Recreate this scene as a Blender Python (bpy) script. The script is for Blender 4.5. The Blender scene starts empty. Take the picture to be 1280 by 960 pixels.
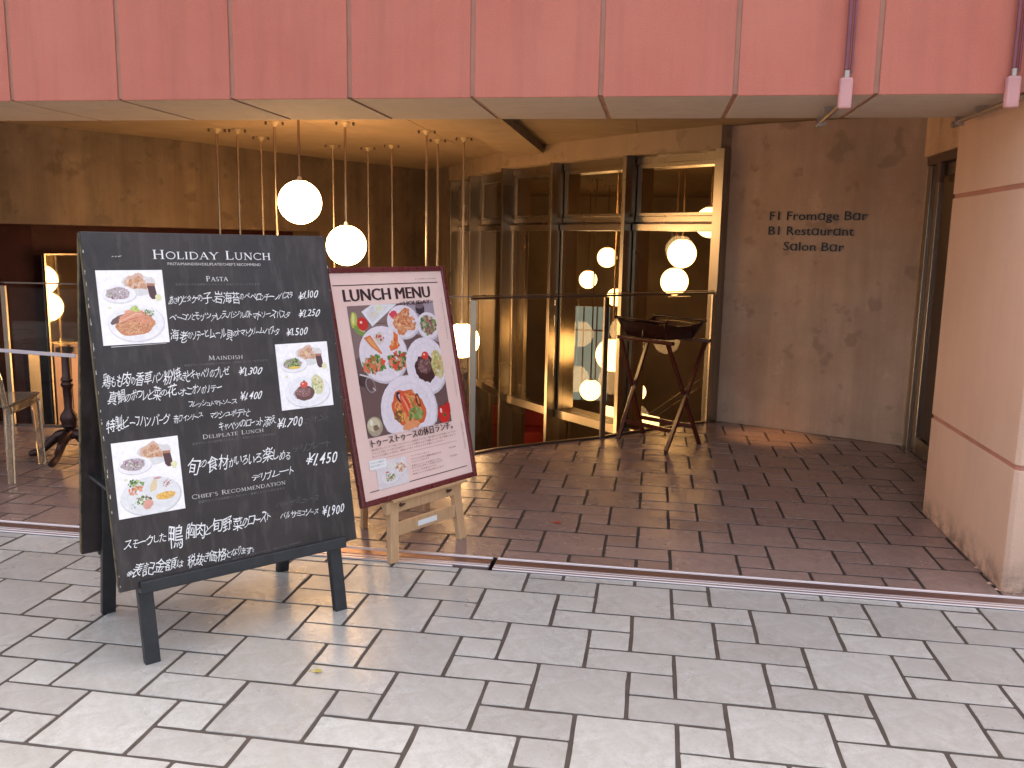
import bpy, math, random
from mathutils import Vector, Matrix
from math import sin, cos, pi, radians
random.seed(7)
sc = bpy.context.scene
COL = sc.collection

# ------------------------------------------------------------------ camera, sky, sun, exposure
CAMPOS = Vector((1.4735, -2.3074, 1.5007)); YAW, PITCH, ROLL = .158813, .161244, .018329
fwd = Vector((-sin(YAW) * cos(PITCH), cos(YAW) * cos(PITCH), -sin(PITCH)))
rt = Vector((cos(YAW), sin(YAW), 0)); up = rt.cross(fwd)
r2 = cos(ROLL) * rt + sin(ROLL) * up; u2 = -sin(ROLL) * rt + cos(ROLL) * up
cam = bpy.data.cameras.new('camera'); cam.sensor_width = 36; cam.lens = 36 * 1098.7 / 1280
cam.clip_start = .05; cam.clip_end = 500
camo = bpy.data.objects.new('camera', cam); COL.objects.link(camo); sc.camera = camo
camo.matrix_world = Matrix(((r2.x, u2.x, -fwd.x, CAMPOS.x), (r2.y, u2.y, -fwd.y, CAMPOS.y), (r2.z, u2.z, -fwd.z, CAMPOS.z), (0, 0, 0, 1)))
SUN_EL = radians(63); SUN_ROT = radians(0)
w = bpy.data.worlds.new('World'); sc.world = w; w.use_nodes = True
nt = w.node_tree; bg = nt.nodes['Background']; sk = nt.nodes.new('ShaderNodeTexSky')
sk.sky_type = 'NISHITA'; sk.sun_disc = False; sk.sun_elevation = SUN_EL; sk.sun_rotation = SUN_ROT
sk.air_density = 1.0; sk.dust_density = 6.0; sk.ozone_density = .6
hs = nt.nodes.new('ShaderNodeHueSaturation'); hs.inputs['Saturation'].default_value = .62
wt = nt.nodes.new('ShaderNodeMix'); wt.data_type = 'RGBA'; wt.blend_type = 'MULTIPLY'; wt.inputs[0].default_value = 1; wt.inputs[7].default_value = (1.0, .995, .96, 1)
nt.links.new(sk.outputs[0], hs.inputs['Color']); nt.links.new(hs.outputs[0], wt.inputs[6]); nt.links.new(wt.outputs[2], bg.inputs[0]); bg.inputs[1].default_value = .15
sl = bpy.data.lights.new('sun', 'SUN'); sl.energy = 1.5; sl.angle = radians(36); sl.color = (1, .96, .92)
so = bpy.data.objects.new('sun', sl); COL.objects.link(so)
so.rotation_euler = Vector((0, -cos(SUN_EL), -sin(SUN_EL))).to_track_quat('-Z', 'Y').to_euler()
sc.view_settings.view_transform = 'Standard'; sc.view_settings.look = 'None'
sc.view_settings.exposure = 2.05; sc.view_settings.gamma = 1.0
sc.cycles.max_bounces = 8; sc.cycles.transparent_max_bounces = 16; sc.cycles.sample_clamp_indirect = 6
sc.cycles.use_denoising = True; sc.cycles.caustics_reflective = False; sc.cycles.caustics_refractive = False
GLOBE = 9.0

# ------------------------------------------------------------------ materials
def newmat(name):
    m = bpy.data.materials.new(name); m.use_nodes = True
    return m, m.node_tree, m.node_tree.nodes['Principled BSDF']
def mix(nt, fac, a, b, mode='MIX'):
    n = nt.nodes.new('ShaderNodeMix'); n.data_type = 'RGBA'; n.blend_type = mode
    for sock, v in ((n.inputs[0], fac), (n.inputs[6], a), (n.inputs[7], b)):
        if hasattr(v, 'is_linked'): nt.links.new(v, sock)
        elif isinstance(v, (int, float)): sock.default_value = v
        else: sock.default_value = (*v, 1)
    return n.outputs[2]
def noise(nt, scale, detail=4, rough=.55, coord='Object', stretch=None):
    tc = nt.nodes.new('ShaderNodeTexCoord'); n = nt.nodes.new('ShaderNodeTexNoise')
    n.inputs['Scale'].default_value = scale; n.inputs['Detail'].default_value = detail; n.inputs['Roughness'].default_value = rough
    if stretch:
        mp = nt.nodes.new('ShaderNodeMapping'); mp.inputs['Scale'].default_value = stretch
        nt.links.new(tc.outputs[coord], mp.inputs[0]); nt.links.new(mp.outputs[0], n.inputs['Vector'])
    else: nt.links.new(tc.outputs[coord], n.inputs['Vector'])
    return n.outputs[0]
def ramp(nt, v, lo, hi, a=0., b=1.):
    n = nt.nodes.new('ShaderNodeMapRange'); n.inputs[1].default_value = lo; n.inputs[2].default_value = hi
    n.inputs[3].default_value = a; n.inputs[4].default_value = b; nt.links.new(v, n.inputs[0]); return n.outputs[0]
def bump(nt, b, h, strength=.3, dist=.004):
    n = nt.nodes.new('ShaderNodeBump'); n.inputs['Strength'].default_value = strength; n.inputs['Distance'].default_value = dist
    nt.links.new(h, n.inputs['Height']); nt.links.new(n.outputs[0], b.inputs['Normal'])
def plain(name, c, rough=.5, metal=0., var=.12, scale=6, bmp=0., bscale=60, spec=.5, rvar=.1, bdist=.003):
    m, nt, b = newmat(name)
    f = noise(nt, scale)
    c2 = tuple(x * (1 - var * 2) for x in c)
    nt.links.new(mix(nt, ramp(nt, f, .3, .7), c2, c), b.inputs['Base Color'])
    b.inputs['Metallic'].default_value = metal; b.inputs['Specular IOR Level'].default_value = spec
    nt.links.new(ramp(nt, noise(nt, scale * 2.3), .3, .7, max(.03, rough - rvar), min(1, rough + rvar)), b.inputs['Roughness'])
    if bmp: bump(nt, b, noise(nt, bscale, 3), bmp, bdist)
    return m
def randval(nt):
    return nt.nodes.new('ShaderNodeObjectInfo').outputs['Random']

def tile_mat(name, c1, c2, rlo, rhi, bm=.25):
    m, nt, b = newmat(name)
    base = mix(nt, randval(nt), c1, c2)
    blot = ramp(nt, noise(nt, 9, 8, .72), .32, .68)
    col = mix(nt, blot, (.80, .775, .74), (1, 1, 1.0))
    c = mix(nt, 1., base, col, 'MULTIPLY')
    sp = ramp(nt, noise(nt, 150, 3, .7), .60, .68)
    spm = ramp(nt, noise(nt, 11, 2), .45, .7)
    mm = nt.nodes.new('ShaderNodeMath'); mm.operation = 'MULTIPLY'; nt.links.new(sp, mm.inputs[0]); nt.links.new(spm, mm.inputs[1])
    c = mix(nt, mm.outputs[0], c, (.17, .15, .13))
    st = ramp(nt, noise(nt, 24, 6, .8, 'Object'), .42, .72, 0, .5)
    c = mix(nt, st, c, tuple(x * y for x, y in zip(c1, (.66, .60, .52))))
    nt.links.new(c, b.inputs['Base Color'])
    wv = noise(nt, .9, 4, .6); 
    tc = nt.nodes.new('ShaderNodeNewGeometry')
    n2 = nt.nodes.new('ShaderNodeTexNoise'); n2.inputs['Scale'].default_value = 2.3; n2.inputs['Detail'].default_value = 5
    nt.links.new(tc.outputs['Position'], n2.inputs['Vector'])
    nt.links.new(ramp(nt, n2.outputs[0], .35, .68, rlo, rhi), b.inputs['Roughness'])
    bump(nt, b, noise(nt, 30, 7, .75), bm, .006)
    return m
M = {}
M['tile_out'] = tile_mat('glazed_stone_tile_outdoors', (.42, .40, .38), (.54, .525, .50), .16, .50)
M['tile_in'] = tile_mat('stone_tile_indoors', (.245, .160, .140), (.325, .220, .195), .10, .36, .35)  # same stone as outdoors, with the indoor shade put into its colour
M['grout'] = plain('grout', (.085, .062, .05), .8, var=.2, scale=12, bmp=.4)
M['grout_in'] = plain('dark_grout', (.035, .022, .018), .8, var=.2, scale=12, bmp=.3)
M['asphalt'] = plain('asphalt', (.06, .06, .06), .8, var=.2, bmp=.5)

def stucco(name, c, c2, dirt=.0, rough=.75):
    m, nt, b = newmat(name)
    col = mix(nt, ramp(nt, noise(nt, 1.7, 5, .6), .3, .7), c, c2)
    fine = ramp(nt, noise(nt, 170, 3, .7), .3, .7)
    col = mix(nt, 1., col, mix(nt, fine, (.86, .86, .86), (1.05, 1.05, 1.05)), 'MULTIPLY')
    streak = ramp(nt, noise(nt, 3.5, 5, .65, 'Object', (3, 3, .22)), .46, .78, 0, .15 if dirt else .45)
    col = mix(nt, streak, col, tuple(x * .62 for x in c2))
    if dirt:
        g = nt.nodes.new('ShaderNodeNewGeometry'); s = nt.nodes.new('ShaderNodeSeparateXYZ'); nt.links.new(g.outputs['Position'], s.inputs[0])
        low = ramp(nt, s.outputs[2], 0, .16, .9, 0)
        mm = nt.nodes.new('ShaderNodeMath'); mm.operation = 'MULTIPLY'; nt.links.new(low, mm.inputs[0]); nt.links.new(ramp(nt, noise(nt, 9, 6, .7), .4, .62), mm.inputs[1])
        col = mix(nt, mm.outputs[0], col, (.16, .10, .07))
        sp = ramp(nt, noise(nt, 60, 4, .7), .66, .72, 0, .6); col = mix(nt, sp, col, (.28, .16, .12))
    nt.links.new(col, b.inputs['Base Color']); b.inputs['Roughness'].default_value = rough
    bump(nt, b, noise(nt, 150, 4, .75), .45, .004)
    return m
M['salmon'] = stucco('salmon_paint_on_stucco', (.52, .142, .096), (.57, .178, .122))
M['salmon_groove'] = plain('salmon_groove_paint', (.44, .20, .14), .7, bmp=.2)
M['soffit'] = stucco('bare_stucco_soffit', (.47, .37, .29), (.52, .41, .33))
M['pillar'] = stucco('peach_stucco_pillar', (.68, .42, .30), (.76, .49, .35), dirt=1)
M['pillar_groove'] = plain('pillar_groove', (.52, .22, .15), .7, bmp=.2)

def concrete(name, c, dark, stain=.5):
    m, nt, b = newmat(name)
    col = mix(nt, ramp(nt, noise(nt, 1.6, 7, .65), .33, .67), dark, c)
    v = ramp(nt, noise(nt, 2.6, 5, .6, 'Object', (2.2, 2.2, .18)), .42, .66, 0, stain)
    col = mix(nt, v, col, tuple(x * .6 for x in dark))
    p = ramp(nt, noise(nt, 5.5, 3, .5), .60, .66, 0, .45); col = mix(nt, p, col, tuple(x * .55 for x in dark))
    l = ramp(nt, noise(nt, 3.1, 6, .75), .6, .72, 0, .5); col = mix(nt, l, col, tuple(min(1, x * 1.35) for x in c))
    col = mix(nt, 1., col, mix(nt, noise(nt, 90, 4, .7), (.82, .82, .82), (1.12, 1.12, 1.12)), 'MULTIPLY')
    nt.links.new(col, b.inputs['Base Color']); nt.links.new(ramp(nt, noise(nt, 4), .3, .7, .5, .8), b.inputs['Roughness'])
    bump(nt, b, noise(nt, 14, 8, .75), .35, .006)
    return m
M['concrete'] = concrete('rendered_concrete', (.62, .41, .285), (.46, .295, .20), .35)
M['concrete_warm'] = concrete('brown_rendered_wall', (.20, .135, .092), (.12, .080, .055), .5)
M['ceiling'] = plain('ceiling_plaster', (.27, .18, .105), .75, var=.1, scale=2.5, bmp=.1)
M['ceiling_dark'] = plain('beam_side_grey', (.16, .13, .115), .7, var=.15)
M['wood_bulk'] = concrete('bulkhead_render', (.36, .245, .155), (.28, .19, .12), .2)
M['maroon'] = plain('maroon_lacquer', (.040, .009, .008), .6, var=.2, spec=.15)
M['dark'] = plain('dark_void', (.09, .055, .035), .7)
M['redcloth'] = plain('red_upholstery', (.35, .02, .02), .6)
M['room'] = plain('restaurant_back_wall', (.42, .33, .25), .8, var=.2, scale=1.2)

def steel(name, c, rough=.3, strz=(60, 60, .6)):
    m, nt, b = newmat(name)
    n = noise(nt, 1.0, 3, .6, 'Object', strz)
    nt.links.new(mix(nt, ramp(nt, n, .3, .7), tuple(x * .9 for x in c), c), b.inputs['Base Color']); b.inputs['Metallic'].default_value = 1
    nt.links.new(ramp(nt, noise(nt, .8, 2), .3, .7, rough - .02, rough + .06), b.inputs['Roughness'])
    return m
M['steel'] = steel('brushed_stainless', (.40, .35, .29), .27)
M['steel_rail'] = steel('threshold_steel', (.78, .66, .64), .36, (.6, 60, 60))
M['steel_dark'] = steel('dull_bronze_steel', (.20, .15, .13), .4)
M['cover_steel'] = steel('cover_strip_steel', (.42, .29, .27), .42, (.6, 60, 60))
M['rail_dark'] = plain('rail_channel_dirt', (.10, .065, .06), .45, metal=.4)  # dark brown channel bed between the ribs
M['brass_rod'] = plain('warm_metal_tube', (.60, .47, .33), .25, metal=1, var=.03, rvar=.02)
M['purple_pipe'] = plain('maroon_pipe_paint', (.22, .055, .075), .35, bmp=.05)
M['box_pipe'] = plain('pink_box_paint', (.62, .30, .29), .45)
M['galv'] = steel('galvanised_pipe', (.45, .37, .33), .38)

def glass(name, tint, tr=1.0, rough=.0, gl=(.9, .9, .9), ior=1.5):
    m, nt, b = newmat(name); nt.nodes.remove(b)
    t = nt.nodes.new('ShaderNodeBsdfTransparent'); t.inputs[0].default_value = (*tint, 1)
    g = nt.nodes.new('ShaderNodeBsdfGlossy'); g.inputs[0].default_value = (*gl, 1); g.inputs['Roughness'].default_value = rough
    f = nt.nodes.new('ShaderNodeFresnel'); f.inputs[0].default_value = ior
    ge = nt.nodes.new('ShaderNodeNewGeometry'); inv = nt.nodes.new('ShaderNodeMath'); inv.operation = 'SUBTRACT'; inv.inputs[0].default_value = 1; nt.links.new(ge.outputs['Backfacing'], inv.inputs[1])
    mu = nt.nodes.new('ShaderNodeMath'); mu.operation = 'MULTIPLY'; nt.links.new(f.outputs[0], mu.inputs[0]); nt.links.new(inv.outputs[0], mu.inputs[1])
    mx = nt.nodes.new('ShaderNodeMixShader'); nt.links.new(mu.outputs[0], mx.inputs[0]); nt.links.new(t.outputs[0], mx.inputs[1]); nt.links.new(g.outputs[0], mx.inputs[2])
    nt.links.new(mx.outputs[0], nt.nodes['Material Output'].inputs[0])
    return m
M['glass'] = glass('clear_glass', (.95, .94, .91), ior=1.32)
M['glass_tint'] = glass('tinted_glazing', (.82, .75, .66), ior=1.27)
M['acrylic_cover'] = glass('acrylic_edge', (.8, .7, .72))
m, nt, b = newmat('clear_acrylic'); b.inputs['Base Color'].default_value = (1, .84, .60, 1); b.inputs['Roughness'].default_value = .04
b.inputs['Transmission Weight'].default_value = .87; b.inputs['IOR'].default_value = 1.35; M['acrylic'] = m
m, nt, b = newmat('table_glass_edge'); b.inputs['Base Color'].default_value = (.62, .52, .54, 1); b.inputs['Roughness'].default_value = .2; M['glass_edge'] = m

def emit(name, c, s, base=(.8, .8, .8)):
    m, nt, b = newmat(name); b.inputs['Base Color'].default_value = (*base, 1)
    b.inputs['Emission Color'].default_value = (*c, 1); b.inputs['Emission Strength'].default_value = s; b.inputs['Roughness'].default_value = .3
    return m
M['globe'] = emit('lit_opal_globe', (1, .58, .24), GLOBE)
M['globe_low'] = emit('lit_opal_globe_basement', (1, .58, .24), 5.)
M['globe_in'] = emit('lit_opal_globe_inside', (1, .62, .25), 2.6)
M['tube'] = emit('lit_tube', (1, .95, .6), 3.)
M['window_light'] = emit('daylit_window', (.35, .50, .52), .20, (.2, .2, .2))  # pale blue glow standing in for daylight reflected in the glazing
M['lamp_lens'] = emit('downlight_lens', (1, .6, .25), 8)
M['stairlight'] = emit('lit_strip', (1, .70, .33), 1.3)

def wood(name, c1, c2, rough=.45, st=(1.5, 1.5, 18)):
    m, nt, b = newmat(name)
    n = noise(nt, 5, 5, .6, 'Object', st)
    nt.links.new(mix(nt, ramp(nt, n, .3, .7), c1, c2), b.inputs['Base Color']); b.inputs['Roughness'].default_value = rough
    bump(nt, b, n, .1, .002)
    return m
M['pine'] = wood('pale_pine', (.52, .30, .15), (.64, .40, .22), .5, (12, 12, 1.5))
M['mahogany'] = wood('dark_mahogany', (.045, .010, .006), (.095, .020, .010), .2, (10, 10, 1.5))
M['tray_wood'] = wood('blackish_red_lacquered_wood', (.020, .005, .004), (.038, .009, .006), .2, (10, 10, 1.5))
M['frame_red'] = plain('dark_red_frame_lacquer', (.145, .022, .024), .3, var=.1)
M['black_paint'] = plain('worn_black_paint', (.022, .022, .026), .42, var=.25, scale=20, bmp=.15)
M['edge_worn'] = plain('worn_board_edge', (.16, .115, .05), .6, var=.45, scale=30, bmp=.4)
M['castiron'] = plain('bronze_cast_iron', (.075, .042, .038), .34, metal=.7, bmp=.8, bscale=35, bdist=.006)
m, nt, b = newmat('chalkboard')
n1 = ramp(nt, noise(nt, 3.2, 6, .65), .38, .72, 0, .75); n2 = ramp(nt, noise(nt, 6, 4, .6, 'Object', (5, 5, .6)), .5, .8, 0, .5)
c = mix(nt, n1, (.016, .010, .010), (.056, .038, .036)); c = mix(nt, n2, c, (.105, .080, .078))
c = mix(nt, ramp(nt, noise(nt, 190, 3, .8), .66, .74, 0, .35), c, (.25, .23, .23))
nt.links.new(c, b.inputs['Base Color']); nt.links.new(ramp(nt, noise(nt, 3), .3, .7, .34, .52), b.inputs['Roughness']); M['chalkboard'] = m
M['chalk'] = plain('white_marker', (.88, .86, .86), .7, var=.03)
M['sign_white'] = plain('printed_white', (.66, .62, .60), .6, var=.05)
M['sign_faint'] = plain('faint_print', (.17, .155, .155), .6, var=.1)
M['chalk_ghost'] = plain('rubbed_out_chalk', (.10, .09, .095), .6, var=.1)
M['ink'] = plain('black_ink', (.045, .015, .02), .5)
M['ink_soft'] = plain('grey_ink', (.30, .17, .16), .6)
M['ink_mid'] = plain('brown_ink', (.20, .10, .10), .6)
M['letter'] = plain('dark_letter_metal', (.022, .017, .016), .4, var=.1)
m, nt, b = newmat('photo_print'); a = nt.nodes.new('ShaderNodeAttribute'); a.attribute_name = 'Col'
col = mix(nt, 1., a.outputs[0], mix(nt, ramp(nt, noise(nt, 55, 5, .7), .3, .7), (.88, .88, .88), (1.06, 1.06, 1.06)), 'MULTIPLY')
nt.links.new(col, b.inputs['Base Color']); b.inputs['Roughness'].default_value = .35; M['print'] = m
M['leaf_red'] = plain('red_leaf', (.45, .04, .02), .5)
M['leaf_yellow'] = plain('yellow_leaf', (.50, .42, .10), .5)
M['facade_beige'] = plain('beige_render', (.30, .22, .12), .7)
M['white'] = plain('white_label', (.88, .86, .86), .5, var=.02)
M['rose'] = plain('cream_lamp_fitting', (.34, .24, .13), .5)
m, nt, b = newmat('aged_mirror'); b.inputs['Base Color'].default_value = (.72, .62, .45, 1); b.inputs['Metallic'].default_value = 1; b.inputs['Roughness'].default_value = .03; M['mirror'] = m
M['lobby_tile'] = plain('tan_wall_tile', (.42, .30, .16), .4, var=.1)

# ------------------------------------------------------------------ mesh helpers
class B:
    def __init__(s): s.v = []; s.f = []; s.c = []
    def add(s, vs, fs, col=None):
        o = len(s.v); s.v += [tuple(x) for x in vs]; s.f += [tuple(i + o for i in f) for f in fs]
        s.c += [col] * len(fs); return s
    def box(s, lo, hi):
        x0, y0, z0 = lo; x1, y1, z1 = hi
        return s.add([(x0, y0, z0), (x1, y0, z0), (x1, y1, z0), (x0, y1, z0), (x0, y0, z1), (x1, y0, z1), (x1, y1, z1), (x0, y1, z1)],
                     [(0, 3, 2, 1), (4, 5, 6, 7), (0, 1, 5, 4), (1, 2, 6, 5), (2, 3, 7, 6), (3, 0, 4, 7)])
    def obox(s, o, ax, ay, az, lo, hi):
        # box in the frame o + a*ax + b*ay + c*az
        vs = []
        for c in (lo[2], hi[2]):
            for (a, b) in ((lo[0], lo[1]), (hi[0], lo[1]), (hi[0], hi[1]), (lo[0], hi[1])):
                vs.append(o + ax * a + ay * b + az * c)
        return s.add(vs, [(0, 3, 2, 1), (4, 5, 6, 7), (0, 1, 5, 4), (1, 2, 6, 5), (2, 3, 7, 6), (3, 0, 4, 7)])
    def bar(s, p, q, w, h, side=None, w2=None, h2=None):
        # rectangular bar from p to q; side = direction of its width
        p = Vector(p); q = Vector(q); d = (q - p).normalized()
        sd = Vector(side) if side else (Vector((0, 0, 1)).cross(d) if abs(d.z) < .9 else Vector((1, 0, 0)))
        sd = (sd - d * sd.dot(d)).normalized(); t = d.cross(sd); w2 = w2 or w; h2 = h2 or h
        vs = [p + sd * a * w / 2 + t * b * h / 2 for a, b in ((-1, -1), (1, -1), (1, 1), (-1, 1))] + [q + sd * a * w2 / 2 + t * b * h2 / 2 for a, b in ((-1, -1), (1, -1), (1, 1), (-1, 1))]
        return s.add(vs, [(0, 3, 2, 1), (4, 5, 6, 7), (0, 1, 5, 4), (1, 2, 6, 5), (2, 3, 7, 6), (3, 0, 4, 7)])
    def tube(s, pts, r, n=10):
        pts = [Vector(p) for p in pts]; rs = r if isinstance(r, (list, tuple)) else [r] * len(pts)
        o = []; prev = None
        for i, p in enumerate(pts):
            d = (pts[min(i + 1, len(pts) - 1)] - pts[max(i - 1, 0)]).normalized()
            a = prev if prev else (Vector((0, 0, 1)) if abs(d.z) < .9 else Vector((1, 0, 0)))
            a = (a - d * a.dot(d)).normalized(); prev = a; b = d.cross(a)
            o += [p + (a * cos(2 * pi * k / n) + b * sin(2 * pi * k / n)) * rs[i] for k in range(n)]
        fs = [tuple(reversed(range(n))), tuple(range((len(pts) - 1) * n, len(pts) * n))]
        for i in range(len(pts) - 1):
            for k in range(n):
                fs.append((i * n + k, i * n + (k + 1) % n, (i + 1) * n + (k + 1) % n, (i + 1) * n + k))
        return s.add(o, fs)
    def lathe(s, c, prof, n=20):
        o = []; c = Vector(c)
        for r, z in prof: o += [c + Vector((r * cos(2 * pi * k / n), r * sin(2 * pi * k / n), z)) for k in range(n)]
        fs = [tuple(reversed(range(n))), tuple(range((len(prof) - 1) * n, len(prof) * n))]
        for i in range(len(prof) - 1):
            for k in range(n): fs.append((i * n + k, i * n + (k + 1) % n, (i + 1) * n + (k + 1) % n, (i + 1) * n + k))
        return s.add(o, fs)
    def prism(s, poly, z0, z1):
        n = len(poly)
        vs = [(x, y, z0) for x, y in poly] + [(x, y, z1) for x, y in poly]
        return s.add(vs, [tuple(reversed(range(n))), tuple(range(n, 2 * n))] + [(i, (i + 1) % n, (i + 1) % n + n, i + n) for i in range(n)])
    def mesh(s, name, m, smooth=False, loc=None):
        me = bpy.data.meshes.new(name); vs = s.v
        if loc is not None: vs = [(a - loc[0], b - loc[1], c - loc[2]) for a, b, c in vs]
        me.from_pydata(vs, [], s.f)
        if m: me.materials.append(m)
        if any(c is not None for c in s.c):
            ca = me.color_attributes.new('Col', 'FLOAT_COLOR', 'CORNER')
            i = 0
            for p, c in zip(me.polygons, s.c):
                for _ in range(p.loop_total): ca.data[i].color = (*(c or (1, 1, 1)), 1); i += 1
        if smooth:
            for p in me.polygons: p.use_smooth = True
        me.update(); return me
def wrap(me, name, parent=None, loc=(0, 0, 0), bevel=0.):
    o = bpy.data.objects.new(name, me); COL.objects.link(o); o.location = loc
    if parent is not None: o.parent = parent; o.matrix_parent_inverse = Matrix.Identity(4)
    if bevel:
        md = o.modifiers.new('edge', 'BEVEL'); md.width = bevel; md.segments = 2; md.limit_method = 'ANGLE'; md.angle_limit = radians(40)
    return o
def obj(name, b, mat, parent=None, bevel=0., smooth=False):
    # geometry is given in world coordinates; a child is expressed relative to its parent's place
    base = (0, 0, 0)
    if parent is not None:
        p = parent; base = Vector((0, 0, 0))
        while p is not None: base = base + p.location; p = p.parent
        me = b.mesh(name, mat, smooth, base); o = wrap(me, name, parent, (0, 0, 0), bevel)
    else:
        me = b.mesh(name, mat, smooth); o = wrap(me, name, None, (0, 0, 0), bevel)
    if smooth:
        for e in me.edges: pass
        try: me.set_sharp_from_angle(angle=radians(38))
        except Exception: pass
    return o
def thing(name, label, cat, loc=(0, 0, 0), group=None):
    o = bpy.data.objects.new(name, None); COL.objects.link(o); o.location = loc; o.empty_display_size = .1
    o['label'] = label; o['category'] = cat
    if group: o['group'] = group
    return o
def tag(o, label, cat, group=None):
    o['label'] = label; o['category'] = cat
    if group: o['group'] = group
    return o
def struct(o, label=None, cat=None):
    o['kind'] = 'structure'
    if label: o['label'] = label
    if cat: o['category'] = cat
    return o

# ------------------------------------------------------------------ flat lettering helpers
_gl = {}
def glyph(ch, bold=0.):
    k = (ch, bold)
    if k not in _gl:
        c = bpy.data.curves.new('g', 'FONT'); c.body = ch; c.size = 1; c.resolution_u = 2; c.offset = bold
        o = bpy.data.objects.new('g', c); COL.objects.link(o); bpy.context.view_layer.update()
        me = bpy.data.meshes.new_from_object(o.evaluated_get(bpy.context.evaluated_depsgraph_get()))
        vs = [(v.co.x, v.co.y) for v in me.vertices]; fs = [tuple(p.vertices) for p in me.polygons]
        bpy.data.objects.remove(o); bpy.data.curves.remove(c); bpy.data.meshes.remove(me)
        _gl[k] = (vs, fs)
    return _gl[k]
def line_flat(text, bold=0.):
    # one typeset line, normalised so its width is 1 and its cap height 1
    vs, fs = glyph(text, bold)
    x0 = min(v[0] for v in vs); x1 = max(v[0] for v in vs)
    return [((x - x0) / (x1 - x0), y) for x, y in vs], fs
def hand(text, rnd, slant=.16, bold=-.002):
    # handwriting: every character jittered in turn, size and height, its strokes bent a little
    vs, fs = [], []; x = 0
    for ch in text:
        if ch == ' ': x += .5; continue
        latin = ord(ch) < 0x2000
        g, f = glyph(ch, .004 if latin else bold)
        gx0 = min(v[0] for v in g); gx1 = max(v[0] for v in g); gw = gx1 - gx0
        kan = ord(ch) > 0x4e00
        sx = rnd.uniform(.74, 1.0) if kan else rnd.uniform(.46, .80); sy = rnd.uniform(1.0, 1.25) if kan else rnd.uniform(.62, 1.02)
        if latin: sx, sy = rnd.uniform(.80, .95), rnd.uniform(1.05, 1.25)
        sl = .30 if latin else slant + rnd.uniform(-.1, .1)
        a = rnd.uniform(-.20, .13); dy = rnd.uniform(-.10, .10); o = len(vs)
        p1, p2, k1, k2 = rnd.uniform(0, 6), rnd.uniform(0, 6), rnd.uniform(3, 7), rnd.uniform(3, 7); am = .02 if latin else .05
        for (px, py) in g:
            qx = px + am * sin(py * k1 + p1); qy = py + am * sin(px * k2 + p2)
            px = (qx - gx0) * sx; py = (qy - .35) * sy + .35
            vs.append((x + px * cos(a) - (py - .35) * sin(a) + (py - .35) * sl, py + px * sin(a) + dy))
        fs += [tuple(i + o for i in q) for q in f]; x += gw * sx + (.03 if not latin else .09)
    return [(a / x, b) for a, b in vs], fs
CAPS = {}
def _arc(cx, cy, rx, ry, a0, a1, n=12): return [(cx + rx * cos(radians(a0 + (a1 - a0) * i / n)), cy + ry * sin(radians(a0 + (a1 - a0) * i / n))) for i in range(n + 1)]
K, T_ = .13, .06   # thick and thin strokes of the roman capitals
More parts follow.
